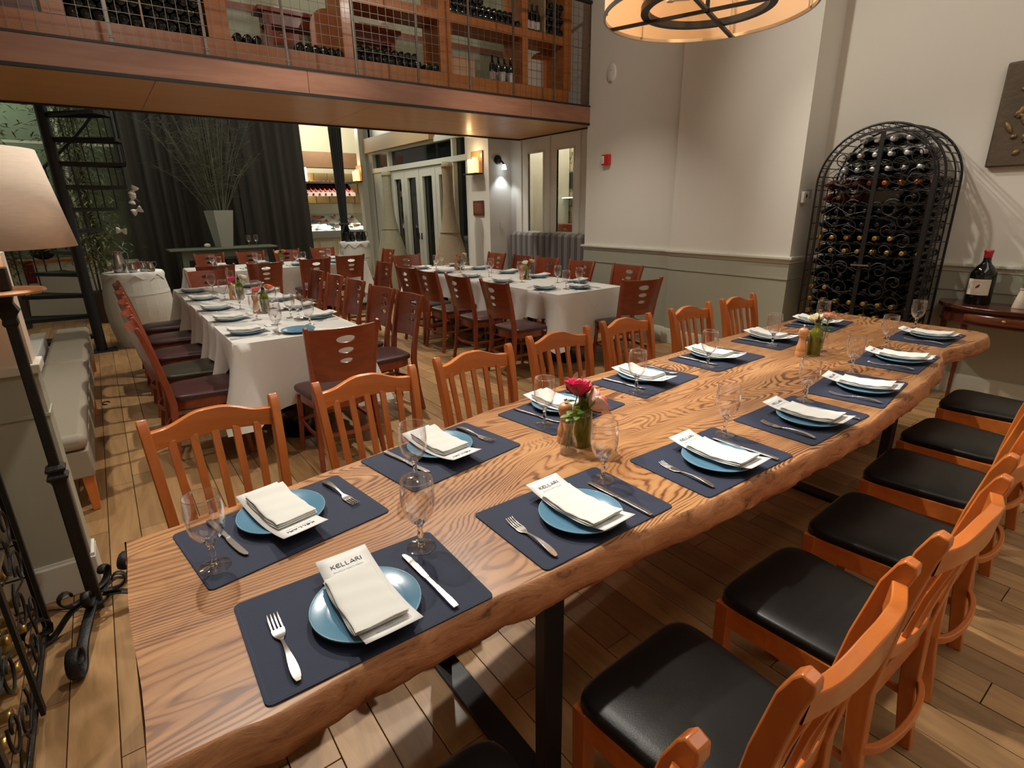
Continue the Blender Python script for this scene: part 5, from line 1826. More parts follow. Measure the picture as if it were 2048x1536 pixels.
tag(MB().tube([(-.30, 2.50, .03), (-.36, 2.54, .008), (-.45, 2.60, .006), (-.62, 2.62, .006), (-1.0, 2.60, .006)], .003, 6).build('power_cord', plain('brown_cord', (0.05, 0.03, 0.02), 0.6)), 'thin dark cord running from the floor lamp along the floor', 'cord')

# half-height pier, bench and partition on the left
pw = struct(MB().box(-1.6, -.29, 2.68, 2.80, 1.0, 1.42).build('wall_left_pier', plain('peach_cream_paint', (0.66, 0.56, 0.46), 0.7), smooth=False))
MB().box(-1.6, -.285, 2.675, 2.80, 0, 1.0).build('wainscot', M_sage, pw, smooth=False)
MB().box(-1.6, -.27, 2.655, 2.815, .975, 1.01).build('rail', M_trimw, pw, bevel=.004, smooth=False)
MB().box(-1.6, -.272, 2.66, 2.81, 0, .155).build('skirting', M_trimw, pw, bevel=.004, smooth=False)
MB().box(-1.6, -.274, 2.67, 2.802, .155, .168).build('skirting_cap', M_white, pw, smooth=False)
MB().box(-1.6, -.28, 2.668, 2.805, .80, .812).build('belt', M_sage, pw, smooth=False)
pt = struct(MB().box(-.66, -.57, 3.0, 6.6, 0, .47).build('partition', M_white, smooth=False))
MB().box(-.67, -.56, 3.0, 6.62, .47, .50).build('cap', M_white, pt, bevel=.004, smooth=False)
bn = thing('beige_bench', 'beige padded banquette bench on tapered wooden legs along the left side', 'bench', (0, 0, 0))
for k, (a, b_) in enumerate(((3.42, 5.32), (5.34, 7.0))):
    MB().box(-.53, -.25, a, b_, .37, .46).build('seat_cushion', M_beige, bn, bevel=.035, ang=60)
MB().box(-.53, -.255, 3.44, 6.98, .21, .365).build('base', M_beige, bn, bevel=.01)
for y in (3.50, 5.3, 6.9):
    for x in (-.50, -.29):
        MB().bar([(x, y - .01, .0), (x, y, .21)], [.035, .055], [.035, .055], up=(0, 1, 0)).build('leg', M_slat, bn, bevel=.003, smooth=False)
tag(MB().bar([(-.215 + .025 * cos(a), 5.6 + .05 * sin(a), .004) for a in [j * .5 for j in range(11)]], .008, .006).build('bag_hook', M_iron, smooth=False), 'small black iron hook lying on the floor beside the bench', 'hook')

# ================================================================ SPIRAL STAIR
st = thing('spiral_stair', 'blue-black steel spiral staircase rising at the left behind the white barrel', 'staircase', (-.21, 7.93, 0))
MB().lathe([(0, 0), (.055, 0), (.055, 3.6), (0, 3.6)], 20).build('centre_pole', M_stair, st, ang=50)
MB().box(-.15, .15, -.11, .11, 0, .014).build('floor_plate', M_stair, st, bevel=.003, smooth=False)
for sx in (-.12, .12):
    MB().lathe([(0, .014), (.012, .014), (.012, .026), (0, .026)], 6, (sx, .06, 0)).build('bolt', M_stair, st, smooth=False)
RT = .64
rail_pts = []
for k in range(12):
    z = .21 + .236 * k
    th_ = radians(190 - 22.5 * k)
    w0, w1 = radians(13), radians(15)
    c0, c1 = th_ - w1, th_ + w1
    ol = [(.05 * cos(th_ + 1.2), .05 * sin(th_ + 1.2)), (.05 * cos(th_ - 1.2), .05 * sin(th_ - 1.2))] + [(RT * cos(c0 + (c1 - c0) * j / 5), RT * sin(c0 + (c1 - c0) * j / 5)) for j in range(6)]
    m = MB().prism(ol, z - .006, z)
    # folded edges under the tread
    a, b = Vector((.05 * cos(c0), .05 * sin(c0), z - .026)), Vector((RT * cos(c0), RT * sin(c0), z - .016))
    m.bar([a, b], .004, .04)
    a, b = Vector((.05 * cos(c1), .05 * sin(c1), z - .026)), Vector((RT * cos(c1), RT * sin(c1), z - .016))
    m.bar([a, b], .004, .04)
    m.bar([(RT * cos(c0 + (c1 - c0) * j / 5), RT * sin(c0 + (c1 - c0) * j / 5), z - .016) for j in range(6)], .004, .034)
    m.build('tread', M_stair, st, smooth=False)
    for aa in (c0 + .03, th_):
        MB().tube([(RT * cos(aa), RT * sin(aa), z - .03), (RT * cos(aa), RT * sin(aa), z + .86 + (0.06 if aa == th_ else .15))], .007, 6).build('baluster', M_stair, st)
    rail_pts.append((RT * cos(th_), RT * sin(th_), z + .93))
fine = []
for k in range(11 * 4 + 1):
    f_ = k / 4
    th_ = radians(190 - 22.5 * f_)
    fine.append((RT * cos(th_), RT * sin(th_), .21 + .236 * f_ + .93))
MB().tube(fine, .018, 8).build('handrail', M_stair, st)


def bow(x, y, z, s, label, rot=0):
    t = thing('ribbon_bow', label, 'bow', (x, y, z), rot, 'white bows on the spiral stair')
    for sg in (-1, 1):
        P = []
        for i in range(7):
            u = i / 6
            row = []
            for k in range(12):
                a = 2 * pi * k / 12
                ry = s * (.10 + .34 * sin(pi * u * .62)) * (1 + .1 * sin(3 * a))
                row.append((sg * s * u * .62, ry * .55 * cos(a), ry * sin(a)))
            P.append(row)
        m = MB().grid(P, closev=True)
        n = len(m.v); m.f.append(tuple(range(n - 12, n)))
        m.build('loop', M_linen, t, ang=60)
    MB().ball((0, 0, 0), s * .17, 10, 8).build('knot', M_linen, t)
    return t


bw = bow(.432, 7.75, 1.80, .085, 'white bow at the outer end of a stair tread, topmost of four')
bw.rotation_euler = (0, radians(-60), 0)
bow(.40, 7.68, 1.70, .075, 'white bow at the outer end of a stair tread, second from the top').rotation_euler = (0, radians(-75), 0)
bow(.42, 7.60, 1.585, .085, 'white bow at the outer end of a stair tread, third from the top').rotation_euler = (0, radians(-25), 0)
bow(.235, 7.62, 1.375, .080, 'white bow at the outer end of a stair tread, lowest of four').rotation_euler = (0, radians(10), 0)

# ================================================================ WHITE BARRELS WITH JUGS
def barrel(name, loc, label, r=.305, R=.362, H=.875):
    t = thing(name, label, 'barrel', loc)
    prof = []
    for k in range(15):
        f_ = k / 14
        prof.append((r + (R - r) * sin(pi * f_) , H * f_))
    nst = 22
    for s in range(nst):
        a0, a1 = 2 * pi * s / nst + .0012, 2 * pi * (s + 1) / nst - .0012
        P = [[(rr * cos(a), rr * sin(a), z) for rr, z in prof] for a in (a0, (a0 + a1) / 2, a1)]
        Q = [[((rr - .02) * cos(a), (rr - .02) * sin(a), z) for rr, z in prof] for a in (a0, a1)]
        m = MB().grid(P)
        m.grid([P[0], Q[0]]); m.grid([P[2], Q[1]])
        m.build('stave', M_barrel, t, ang=60)
    MB().lathe([(0, H - .02), (r - .012, H - .02)], 32).build('head', M_barrel, t)
    MB().lathe([(0, .01), (r - .022, .01)], 32).build('bottom', M_barrel, t)
    MB().lathe([(r - .02 + .0, .0), (r - .02, .02), (R - .03, H / 2), (r - .02, H - .02)], 32).build('core', M_barrel, t)
    for f_ in (.06, .27, .73, .94):
        rr = r + (R - r) * sin(pi * f_) + .001
        dz = .016
        r2 = r + (R - r) * sin(pi * (f_ + .03)) + .003
        r1 = r + (R - r) * sin(pi * (f_ - .03)) + .003
        MB().lathe([(r1 - .004, H * (f_ - .022)), (r1, H * (f_ - .022)), (r2, H * (f_ + .022)), (r2 - .004, H * (f_ + .022))], 40).build('hoop', M_barrel, t, ang=50)
    # pleated napkin cloth with pointed corners
    c = MB()
    n = 96
    P = []
    for rr, dz in ((.02, 0), (r * .7, 0), (r + .004, 0), (r + .012, -.012), (r + .018, -.5), (r + .022, -1)):
        row = []
        for k in range(n):
            a = 2 * pi * k / n
            pt = abs(((k % 12) / 12) - .5) * 2
            drop = (.03 + .085 * (1 - pt)) if dz in (-.5, -1) else 0
            z = H + .004 + (dz if dz > -.1 else dz * drop * 1.0)
            q = rr + (.004 * sin(k * .8) if dz < 0 else 0)
            row.append((q * cos(a), q * sin(a), z))
        P.append(row)
    c.grid(P, closev=True)
    o = c.build('cloth_' + 'x', M_linen, None, ang=80)
    o.name = 'barrel_cloth'
    o.location = loc
    tag(o, 'pointed white cloth on the %s' % label.split(',')[0], 'cloth')
    return t


barrel('white_barrel', (.27, 8.17, 0), 'white barrel by the spiral stair, with steel jugs on top')
barrel('white_barrel', (3.93, 10.32, 0), 'white barrel beside the tied curtain, with dark jugs on top', .26, .30, .99)


def pitcher(name, loc, H, R, label, cat, handle=True, mat=M_brush):
    t = thing(name, label, cat, loc, rng.uniform(-.5, .5))
    k = H / .24
    MB().lathe([(0, 0), (R * .80, 0), (R * .86, .006), (R, H * .25), (R * .96, H * .45), (R * .66, H * .80), (R * .62, H * .9), (R * .72, H), (R * .68, H), (R * .58, H * .9), (R * .6, H * .8), (R * .9, H * .45), (0, H * .44)], 32).build('jug_body', mat, t, ang=60)
    if handle:
        P = [(R * .66, 0, H * .92), (R * 1.05, 0, H * 1.02), (R * 1.38, 0, H * .92), (R * 1.42, 0, H * .7), (R * 1.15, 0, H * .45), (R * .93, 0, H * .38)]
        MB().tube(P, .006 * k, 8).build('handle', mat, t)
    MB().prism([(-R * .70, -.012), (-R * 1.0, 0), (-R * .70, .012)], H * .93, H).build('spout', mat, t)
    return t


pitcher('water_jug', (.15, 8.10, .882), .245, .078, 'tall polished steel water jug on the barrel by the stair', 'jug').rotation_euler.z = -.3
for k, (x, y) in enumerate(((.27, 8.00), (.385, 8.08), (.45, 7.97))):
    pitcher('steel_cup', (x, y, .882), .115, .048, 'small polished steel creamer on the barrel by the stair, %s of three' % ('left', 'middle', 'right')[k], 'creamer', k == 2)
for k in range(4):
    pitcher('black_jug', (3.765 + .112 * k, 10.24 + .05 * (k % 2), .999), .17, .055, 'dark shiny jug on the rear barrel, %s from the left' % ORD[k], 'jug', True, plain('dark_steel', (0.05, 0.05, 0.05), 0.15, 0.8)).rotation_euler.z = 2.6 if k == 0 else -.4

# ================================================================ CURTAINS
def curtain(name, x0, x1, y, z0, z1, folds, amp, label, mat=M_curtain, gather=None, seed=0):
    P = []
    nx = folds * 8
    nz_ = 22
    for j in range(nz_ + 1):
        z = z0 + (z1 - z0) * j / nz_
        row = []
        for i in range(nx + 1):
            u = i / nx
            ph = u * folds * 2 * pi + .8 * sin(u * 7 + seed) + .15 * sin(z * 1.3 + seed)
            s = 1
            cx = (x0 + x1) / 2
            if gather:
                gz, gw = gather
                s = gw + (1 - gw) * min(1, abs(z - gz) / (z1 - gz if z > gz else (gz - z0) * 1.2)) ** .8
            row.append((cx + (u - .5) * (x1 - x0) * s, y + amp * sin(ph) * (.6 + .4 * s), z))
        P.append(row)
    o = MB().grid(P).build(name, mat, None, ang=85, solid=.004)
    return tag(o, label, 'curtain')


curtain('curtain', .50, 1.35, 11.35, .03, 4.4, 4, .05, 'dark charcoal floor-length curtain nearest the spiral stair', seed=1)
curtain('curtain', 1.32, 2.30, 11.38, .03, 4.4, 3, .06, 'dark charcoal curtain behind the tall branch planter', seed=2)
curtain('curtain', 2.25, 3.44, 11.3, .03, 4.4, 4, .075, 'dark charcoal curtain at the right end, beside the kitchen opening', seed=3)
tc_ = curtain('tied_curtain', 3.86, 4.16, 11.0, .05, 4.3, 6, .045, 'dark grey curtain tied at the middle before the kitchen', plain('slate_curtain', (0.055, 0.058, 0.058), 0.7), gather=(1.30, .42), seed=5)
tb_ = MB().tube([(4.01 + .085 * cos(a * pi / 8), 11.0 + .075 * sin(a * pi / 8), 1.30) for a in range(16)], .022, 8, closed=True)
tb_.bar([(3.98, 10.92, 1.29), (3.90, 10.90, 1.12)], .05, .012).bar([(4.03, 10.92, 1.29), (4.12, 10.90, 1.08)], .05, .012)
tag(tb_.build('tie_back', M_curtain), 'dark sash knotted round the tied curtain', 'sash')
tag(MB().tube([(-.2, 11.33, 4.42), (4.9, 11.33, 4.42)], .02, 8).build('curtain_rod', M_iron), 'dark curtain rod above the charcoal curtains', 'rod')

# ================================================================ SIDEBOARD WITH PLANTER
sb = thing('sideboard', 'grey-green painted sideboard in front of the charcoal curtains', 'sideboard', (1.72, 10.7, 0))
M_gg = plain('grey_green_paint', (0.155, 0.175, 0.125), 0.5)
MB().box(-.83, .83, -.26, .26, .955, .985).build('top', M_gg, sb, bevel=.006)
MB().box(-.66, .66, -.21, .21, .80, .955).build('frieze', M_gg, sb, bevel=.003)
for x in (-.62, .62):
    for y in (-.17, .17):
        MB().box(x - .045, x + .045, y - .045, y + .045, 0, .80).build('leg', M_gg, sb, bevel=.004)
for x in (-.34, 0, .34):
    MB().box(x - .15, x + .15, -.222, -.21, .83, .93).build('drawer', M_gg, sb, bevel=.003)
MB().box(-.62, .62, -.18, .18, .16, .19).build('lower_shelf', M_gg, sb)
pl_ = thing('branch_planter', 'tall tapered grey planter filled with green branches on the sideboard', 'planter', (1.73, 10.62, .986), radians(18))
MB().lathe([(0, 0), (.145, 0), (.235, .60), (.215, .60), (.19, .5), (0, .5)], 4, M=Matrix.Rotation(pi / 4, 3, 'Z')).build('pot', M_planter, pl_, bevel=.004, smooth=False)
br, lv = MB(), MB()
rr = random.Random(21)
for k in range(60):
    a = rr.uniform(0, 2 * pi); sp = rr.uniform(.1, .95) ** .9; hh = rr.uniform(1.1, 2.1)
    p0 = Vector((.08 * cos(a), .08 * sin(a), .5))
    p3 = Vector((sp * cos(a), sp * .48 * sin(a), .5 + hh * (1.05 - .35 * sp)))
    mid = p0.lerp(p3, .5) + Vector((0, 0, .16 * sp))
    br.tube([p0, p0.lerp(mid, .5), mid, p3], [.007, .0055, .0045, .002], 4)
    for j in range(24):
        t_ = rr.uniform(.2, 1)
        q = p0.lerp(mid, t_ * 2) if t_ < .5 else mid.lerp(p3, t_ * 2 - 1)
        b_ = rr.uniform(0, 2 * pi); ln = rr.uniform(.06, .24)
        d = Vector((cos(b_), sin(b_), rr.uniform(-.2, .8)))
        e = q + d * ln
        br.tube([q, e], [.0024, .0014], 3, cap=False)
        for _ in range(3):
            b2 = rr.uniform(0, 6.28)
            leaf(lv, q.lerp(e, rr.uniform(.3, 1)), (cos(b2), sin(b2), .4), .035, .005)
br.build('branches', M_twig, pl_, kind='stuff', smooth=False)
lv.build('branch_leaves', plain('dark_green_leaf', (0.06, 0.075, 0.03), 0.6, noise=0.4, nscale=4), pl_, kind='stuff', smooth=False)
for k, x in enumerate((2.13, 2.25)):
    place(gob, (x, 10.62, .986), 0, 'wine goblet standing on the sideboard, %s of two' % ('left', 'right')[k], 'goblets')
tag(MB().ball((0, 0, .04), (.05, .04, .035), 10, 8).build('white_ornament', M_linen, None, loc=(1.47, 10.6, .986)), 'small white bundle beside the planter on the sideboard', 'ornament')

# ================================================================ BAMBOO BEHIND THE STAIR
for n_, (bx, by, top, spread, cnt, lab) in enumerate(((-1.2, 10.35, 4.0, .75, 8500, 'leafy bamboo clump to the left behind the spiral stair'), (-.05, 10.2, 3.9, .42, 4200, 'leafy bamboo clump directly behind the spiral stair'))):
    bt = thing('bamboo', lab, 'plant', (bx, by, 0), 0, 'bamboo behind the stair')
    MB().lathe([(0, 0), (.20, 0), (.25, .45), (.23, .45), (0, .40)], 24).build('tub', plain('dark_tub', (0.05, 0.035, 0.025), 0.6), bt)
    rr = random.Random(31 + n_)
    cu_, lv = MB(), MB()
    tips = []
    for k in range(14):
        a = rr.uniform(0, 6.28); s = rr.uniform(.1, spread)
        P = [Vector((.1 * cos(a), .1 * sin(a), .4)), Vector((s * .35 * cos(a), s * .3 * sin(a), 1.7)), Vector((s * .7 * cos(a), s * .6 * sin(a), 3.0)), Vector((s * 1.1 * cos(a), s * .9 * sin(a), top + rr.uniform(-.3, .3)))]
        cu_.tube(P, [.012, .010, .007, .003], 5)
        tips.append(P)
    cu_.build('canes', M_twig, bt, kind='stuff')
    for k in range(cnt):
        P = rr.choice(tips)
        t_ = rr.uniform(.35, 3) ** 1
        i0 = min(2, int(t_)); q = P[i0].lerp(P[i0 + 1], t_ - i0)
        b_ = rr.uniform(0, 6.28)
        q = q + Vector((rr.gauss(0, .17), rr.gauss(0, .17), rr.gauss(0, .12)))
        L_ = rr.uniform(.07, .15)
        d = Vector((cos(b_), sin(b_), rr.uniform(-.7, .2))).normalized()
        s_ = d.cross(Vector((0, 0, 1))).normalized() * .011
        lv.add([q, q + d * L_ * .4 + s_, q + d * L_ + Vector((0, 0, -.02)), q + d * L_ * .4 - s_], [(0, 1, 2, 3)])
    lv.build('bamboo_leaves', M_bamboo, bt, kind='stuff', smooth=False)
# counter with bag and red cloth glimpsed through the stair
t = thing('service_counter', 'low wooden counter glimpsed through the spiral stair', 'counter', (-.70, 11.25, 0))
MB().box(-.55, .62, -.16, .2, .86, .90).build('top', M_shelf, t, bevel=.004)
MB().box(-.53, .60, -.13, .18, 0, .86).build('body', M_white, t)
tag(MB().ball((0, 0, .11), (.16, .10, .115), 16, 10).build('black_bag', plain('black_cloth', (0.01, 0.01, 0.012), 0.8), None, loc=(-.72, 11.2, .902)), 'black bag on the low counter behind the spiral stair', 'bag')
tag(MB().box(-.06, .06, -.02, .02, 0, .34).build('red_cloth', plain('dark_red_cloth', (0.16, 0.012, 0.012), 0.8), None, bevel=.01, loc=(-.92, 11.06, .56)), 'dark red cloth hanging on the front of the low counter', 'cloth')

# ================================================================ WOVEN CONES, SCONCES, WALL LAMP, PLAQUE
for nm, x, y, mt, lab, lean in (('woven_cone', 4.62, 10.18, M_wicker, 'tall pale woven willow cone sculpture left of the glazed doors', .0), ('woven_cone', 4.55, 7.78, M_wicker2, 'tall tan woven willow cone sculpture right of the glazed doors', .0)):
    t = thing(nm, lab, 'sculpture', (x, y, 0), 0, 'woven willow cones')
    prof = [(.40, 0), (.37, .30), (.315, .6), (.235, .9), (.15, 1.2), (.10, 1.46), (.082, 1.75), (.082, 2.05), (.086, 2.20), (.07, 2.24)]
    P = []
    n = 72
    for k in range(n):
        a = 2 * pi * k / n
        P.append([((r_ + .003 * (k % 2)) * cos(a), (r_ + .003 * (k % 2)) * sin(a), z) for r_, z in prof])
    MB().grid(P, closeu=True).build('woven_body', mt, t, ang=20)
    m = MB()
    for z, r_ in ((.02, .40), (.62, .315), (1.2, .154), (2.18, .090)):
        m.tube([((r_ + .006) * cos(a * pi / 24), (r_ + .006) * sin(a * pi / 24), z) for a in range(48)], .006, 5, closed=True)
    m.build('binding_rings', mt, t, kind='stuff')
M_sback = wood('amber_sconce_board', (0.42, 0.19, 0.06), (0.26, 0.10, 0.03), 0.5, 'Z', 9)
M_candle = emit('glowing_candle', (1.0, 0.62, 0.26), 1.6)
for (x, y, z, lab) in ((5.068, 7.70, 2.24, 'wall sconce with glowing candles on an amber board above the plaque'), (4.918, 12.21, 2.32, 'wall sconce with glowing candles on the pale column beside the kitchen')):
    t = thing('candle_sconce', lab, 'sconce', (x, y, z), 0, 'candle sconces')
    MB().box(-.02, 0, -.16, .16, -.17, .17).build('back_board', M_sback, t, bevel=.003)
    MB().box(-.16, -.02, -.17, .20, -.175, -.155).build('shelf', M_iron, t, bevel=.002)
    MB().box(-.15, -.14, .14, .15, -.6, -.175).build('shelf_bar', M_iron, t) if False else None
    for k, (cx, cy, hh) in enumerate(((-.085, .085, .20), (-.08, -.06, .19), (-.05, .0, .23))):
        MB().lathe([(0, -.153), (.045, -.153), (.047, -.153 + hh), (.040, -.153 + hh + .004), (.03, -.16 + hh), (0, -.165 + hh)], 20, (cx, cy, 0)).build('candle', M_candle, t, ang=50)
    light('POINT', 'sconce_glow', (x - .14, y, z + .12), 2.6, (1.0, 0.68, 0.34), 0.04)
t = thing('reading_lamp', 'small black wall lamp with a white glass shade on the short wall', 'lamp', (5.24, 7.398, 2.27))
MB().lathe([(0, .0), (.068, .0), (.066, .02), (.03, .03), (0, .032)], 24, M=Matrix(((1, 0, 0), (0, 0, -1), (0, 1, 0)))).build('wall_rose', M_blackfoil, t)
MB().tube([(0, -.02, 0), (.02, -.06, -.01), (.05, -.08, -.05), (.058, -.085, -.075)], .014, 8).build('arm', M_blackfoil, t)
MB().lathe([(.018, 0), (.03, -.02), (.040, -.07), (.036, -.075)], 20, (.06, -.087, -.07)).build('glass_shade', emit('white_lamp_shade', (0.85, 0.95, 1.0), 4), t)
light('SPOT', 'reading_lamp_light', (5.30, 7.31, 2.10), 9, (0.85, 0.93, 1.0), 0.02, (5.30, 7.36, 1.0), 95, 0.7)
t = thing('small_plaque', 'small square dark red-brown plaque on the pier under the candle sconce', 'plaque', (5.068, 7.70, 1.56))
MB().box(-.02, 0, -.15, .15, -.115, .115).build('board', wood('plaque_wood', (0.16, 0.05, 0.025), (0.11, 0.032, 0.018), 0.4, 'Y', 5), t, bevel=.004)
MB().box(-.0215, -.02, -.11, .11, -.08, .08).build('field', plain('plaque_field', (0.20, 0.065, 0.035), 0.5, noise=0.3, nscale=30), t)
t = thing('light_switch', 'white switch plate on the short wall beside the banquette', 'switch', (5.30, 7.398, 1.29))
MB().box(-.035, .035, -.008, 0, -.055, .055).build('plate', M_plastic, t, bevel=.002)
MB().box(-.012, .012, -.011, -.008, -.025, .025).build('rocker', M_white, t)

# ================================================================ STRIPED BANQUETTE
M_stripe = stripes('striped_upholstery', [(0, (0.135, 0.12, 0.115)), (.16, (0.23, 0.21, 0.195)), (.40, (0.085, 0.07, 0.072)), (.46, (0.135, 0.12, 0.115)), (.52, (0.085, 0.07, 0.072)), (.60, (0.20, 0.185, 0.17)), (.86, (0.10, 0.085, 0.085))], 1, 3.6)
t = thing('striped_banquette', 'high-backed banquette upholstered in grey vertical stripes along the right wall', 'banquette', (0, 0, 0))
MB().box(5.34, 5.496, 5.47, 7.28, .30, 1.19).build('backrest', M_stripe, t, bevel=.045, ang=60)
MB().box(4.95, 5.34, 5.47, 7.28, .30, .47).build('seat', M_stripe, t, bevel=.03, ang=60)
MB().box(4.98, 5.49, 5.49, 7.26, 0, .30).build('plinth', M_bsteel, t, smooth=False)

# ================================================================ GALLERY BOTTLES (bases towards us)
def base_bottle():
    t = thing('stored_bottle', 'x', 'bottle')
    My = Matrix(((1, 0, 0), (0, 0, 1), (0, -1, 0)))
    MB().lathe([(0, -.012), (.012, -.010), (.024, -.002), (.034, .0), (.037, .006), (.037, .19), (.03, .215), (.015, .24), (.0145, .30), (0, .30)], 16, M=Matrix(((1, 0, 0), (0, 0, 1), (0, 1, 0)))).build('body', M_dglass, t, ang=50)
    return t


bb = base_bottle()
def shelf_stack(x0, x1, z, n, counts, lab):
    """bottles nested in rows, every second row shifted by half a bottle"""
    sp_ = (x1 - x0) / n
    for r_, c in enumerate(counts):
        for k in range(c):
            x = x0 + sp_ * (k + .5 + (r_ % 2) / 2)
            place(bb, (x, 5.865, z + .038 + .0672 * r_), 0, 'dark bottle, %s from left, %s row up, %s of gallery shelving' % (ORD[k], ORD[r_], lab), 'bottles lying in the gallery shelving')


Z0 = 2.993
shelf_stack(.148, .637, Z0, 6, (6, 5, 6, 5, 6, 5), 'left niche')
shelf_stack(.655, 1.115, Z0, 6, (6, 5, 6, 5, 6, 5), 'second niche')
shelf_stack(1.315, 1.56, Z0, 3, (3,), 'left end of third bay')
shelf_stack(1.86, 2.31, Z0, 6, (6,), 'right end of third bay')
shelf_stack(2.42, 3.18, Z0, 10, (10, 9), 'fourth bay')
shelf_stack(3.22, 3.40, Z0, 2, (2,), 'right end of fourth bay')
shelf_stack(3.56, 4.535, 3.585, 13, (13, 11, 6), 'upper fifth bay')
shelf_stack(4.91, 5.208, 3.585, 4, (4, 3, 4, 3, 4), 'dark right-hand niche')
def upright_bottle():
    t = thing('standing_bottle', 'x', 'bottle')
    MB().lathe([(0, 0), (.036, 0), (.0375, .006), (.0375, .185), (.034, .205), (.02, .225), (.0145, .24), (.0145, .30), (0, .30)], 20).build('body', M_dglass, t, ang=50)
    MB().lathe([(.0382, .03), (.0382, .115)], 20).build('label', plain('pale_label', (0.52, 0.44, 0.40), 0.6), t)
    return t
ub = upright_bottle()
for k in range(3):
    place(ub, (4.675 + .080 * k, 5.93, 3.587), 0, 'upright wine bottle with pale label on the upper gallery shelf, %s of three' % ('left', 'middle', 'right')[k], 'standing bottles')
for k, (x, z) in enumerate(((4.20, 2.994), (4.29, 2.994), (4.38, 2.994), (4.47, 2.994))):
    place(ub, (x, 6.0, z), 0, 'upright bottle behind the silver bucket on the gallery shelf, %s from the left' % ORD[k], 'standing bottles')
t = thing('wooden_crate', 'pale plywood wine crate on the gallery shelf', 'crate', (3.73, 6.0, 2.994))
MB().box(-.16, .155, -.1, .1, 0, .20).build('box', plain('pale_crate_wood', (0.50, 0.29, 0.16), 0.6, noise=0.06), t, bevel=.003)
MB().box(-.16, .155, -.104, -.1, .06, .066).build('batten', plain('pale_crate_wood', (0.50, 0.29, 0.16), 0.6), t)
for k, x in enumerate((4.28, 4.40)):
    t = thing('silver_bucket', 'small silver cup on the gallery shelf, %s of two' % ('left', 'right')[k], 'bucket', (x, 5.91, 2.994))
    MB().lathe([(0, 0), (.035, 0), (.05, .10), (.047, .10), (.033, .006), (0, .006)], 20).build('cup', M_silver, t)
t = thing('printed_box', 'pale box with faint print in the right gallery bay', 'box', (4.80, 6.0, 2.994))
MB().box(-.13, .11, -.1, .1, 0, .30).build('carton', plain('pale_carton', (0.50, 0.42, 0.36), 0.7, noise=0.08, nscale=40), t, bevel=.002)
# red table with papers behind the shelving
t = thing('gallery_table', 'red-brown table on the gallery seen through the shelving', 'table', (2.1, 6.47, 2.742))
MB().box(-.42, 1.1, -.13, .13, .68, .72).build('top', M_dark, t, bevel=.004)
MB().box(-.36, 1.04, -.10, .10, .58, .68).build('apron', M_dark, t)
for x in (-.33, 1.0):
    for y in (-.09, .09):
        MB().box(x - .025, x + .025, y - .025, y + .025, 0, .58).build('leg', M_dark, t)
tag(MB().box(-.16, .16, -.12, .12, 0, .012).build('paper_stack', M_paper, None, loc=(2.0, 6.47, 3.462)), 'stack of white papers on the gallery table', 'papers')
tag(MB().box(-.13, .13, -.1, .1, 0, .02).build('paper_stack', M_paper, None, loc=(2.85, 6.47, 3.462)), 'second stack of papers further right on the gallery table', 'papers')
tag(MB().lathe([(0, 0), (.05, 0), (.09, .30), (0, .30)], 4, (0, 0, 0)).build('folded_napkin_cone', M_linen, None, loc=(3.05, 6.47, 3.462)), 'white folded cloth seen behind the gallery shelving', 'cloth')

# ================================================================ KITCHEN FISH COUNTER
t = thing('tiled_canopy', 'red clay tiled canopy over the fish counter in the kitchen', 'canopy', (0, 0, 0))
M_tile = plain('red_clay_tile', (0.20, 0.040, 0.022), 0.5, noise=0.3, nscale=3)
MB().box(3.6, 5.15, 13.3, 13.9, 2.16, 2.20).build('deck', M_bsteel, t, smooth=False)
tm = MB()
tm.lathe([(.055, 0), (.060, .34)], 10, a0=0, a1=pi)
tme = tm.mesh('clay_tile', M_tile)
for r_ in range(2):
    for k in range(14):
        o = bpy.data.objects.new('clay_tile', tme); COL.objects.link(o); o.parent = t
        o.location = (3.68 + .108 * k, 13.20 + .22 * r_, 1.965 + .12 * r_)
        o.rotation_euler = (radians(-60), 0, 0)
        md = o.modifiers.new('s', 'SOLIDIFY'); md.thickness = .008
MB().box(3.6, 5.15, 13.16, 13.20, 1.88, 1.965).build('rim_board', plain('pale_rim_board', (0.50, 0.38, 0.30), 0.6), t, smooth=False)
for k in range(10):
    MB().box(3.72 + .14 * k, 3.76 + .14 * k, 13.15, 13.16, 1.91, 1.94).build('rim_peg', M_bsteel, t, smooth=False)
for x in (3.65, 5.1):
    MB().box(x - .03, x + .03, 13.85, 13.90, 0, 2.16).build('post', M_bsteel, t, smooth=False)
t = thing('fish_counter', 'fish display counter with white ice bed and grey front in the kitchen', 'counter', (0, 0, 0))
MB().box(3.6, 5.3, 13.0, 13.8, .95, 1.12).build('grey_front', plain('grey_stone', (0.16, 0.155, 0.13), 0.5), t, bevel=.01)
MB().box(3.6, 5.3, 13.08, 13.78, 0, .95).build('base', plain('kitchen_cream', (0.66, 0.62, 0.46), 0.6), t)
for k, x in enumerate((3.72, 4.14, 4.56, 4.98)):
    MB().box(x, x + .34, 13.06, 13.08, .38, .88).build('panel', M_white, t, bevel=.004)
ice = [[(3.62 + 1.66 * i / 24, 13.02 + .75 * j / 10, 1.121 + .32 * (j / 10) ** 1.2 + .012 * sin(i * 2.1 + j * 3)) for j in range(11)] for i in range(25)]
MB().grid(ice).build('ice_bed', plain('crushed_ice', (0.80, 0.84, 0.80), 0.5, bump=0.6, bscale=40), t)
MB().box(3.6, 5.3, 13.80, 13.84, .95, 1.72).build('splash_back', plain('white_tile', (0.75, 0.75, 0.62), 0.4), t)
MB().box(3.62, 5.28, 13.05, 13.055, 1.14, 1.50).build('sneeze_guard', M_pane, t)
rr = random.Random(4)
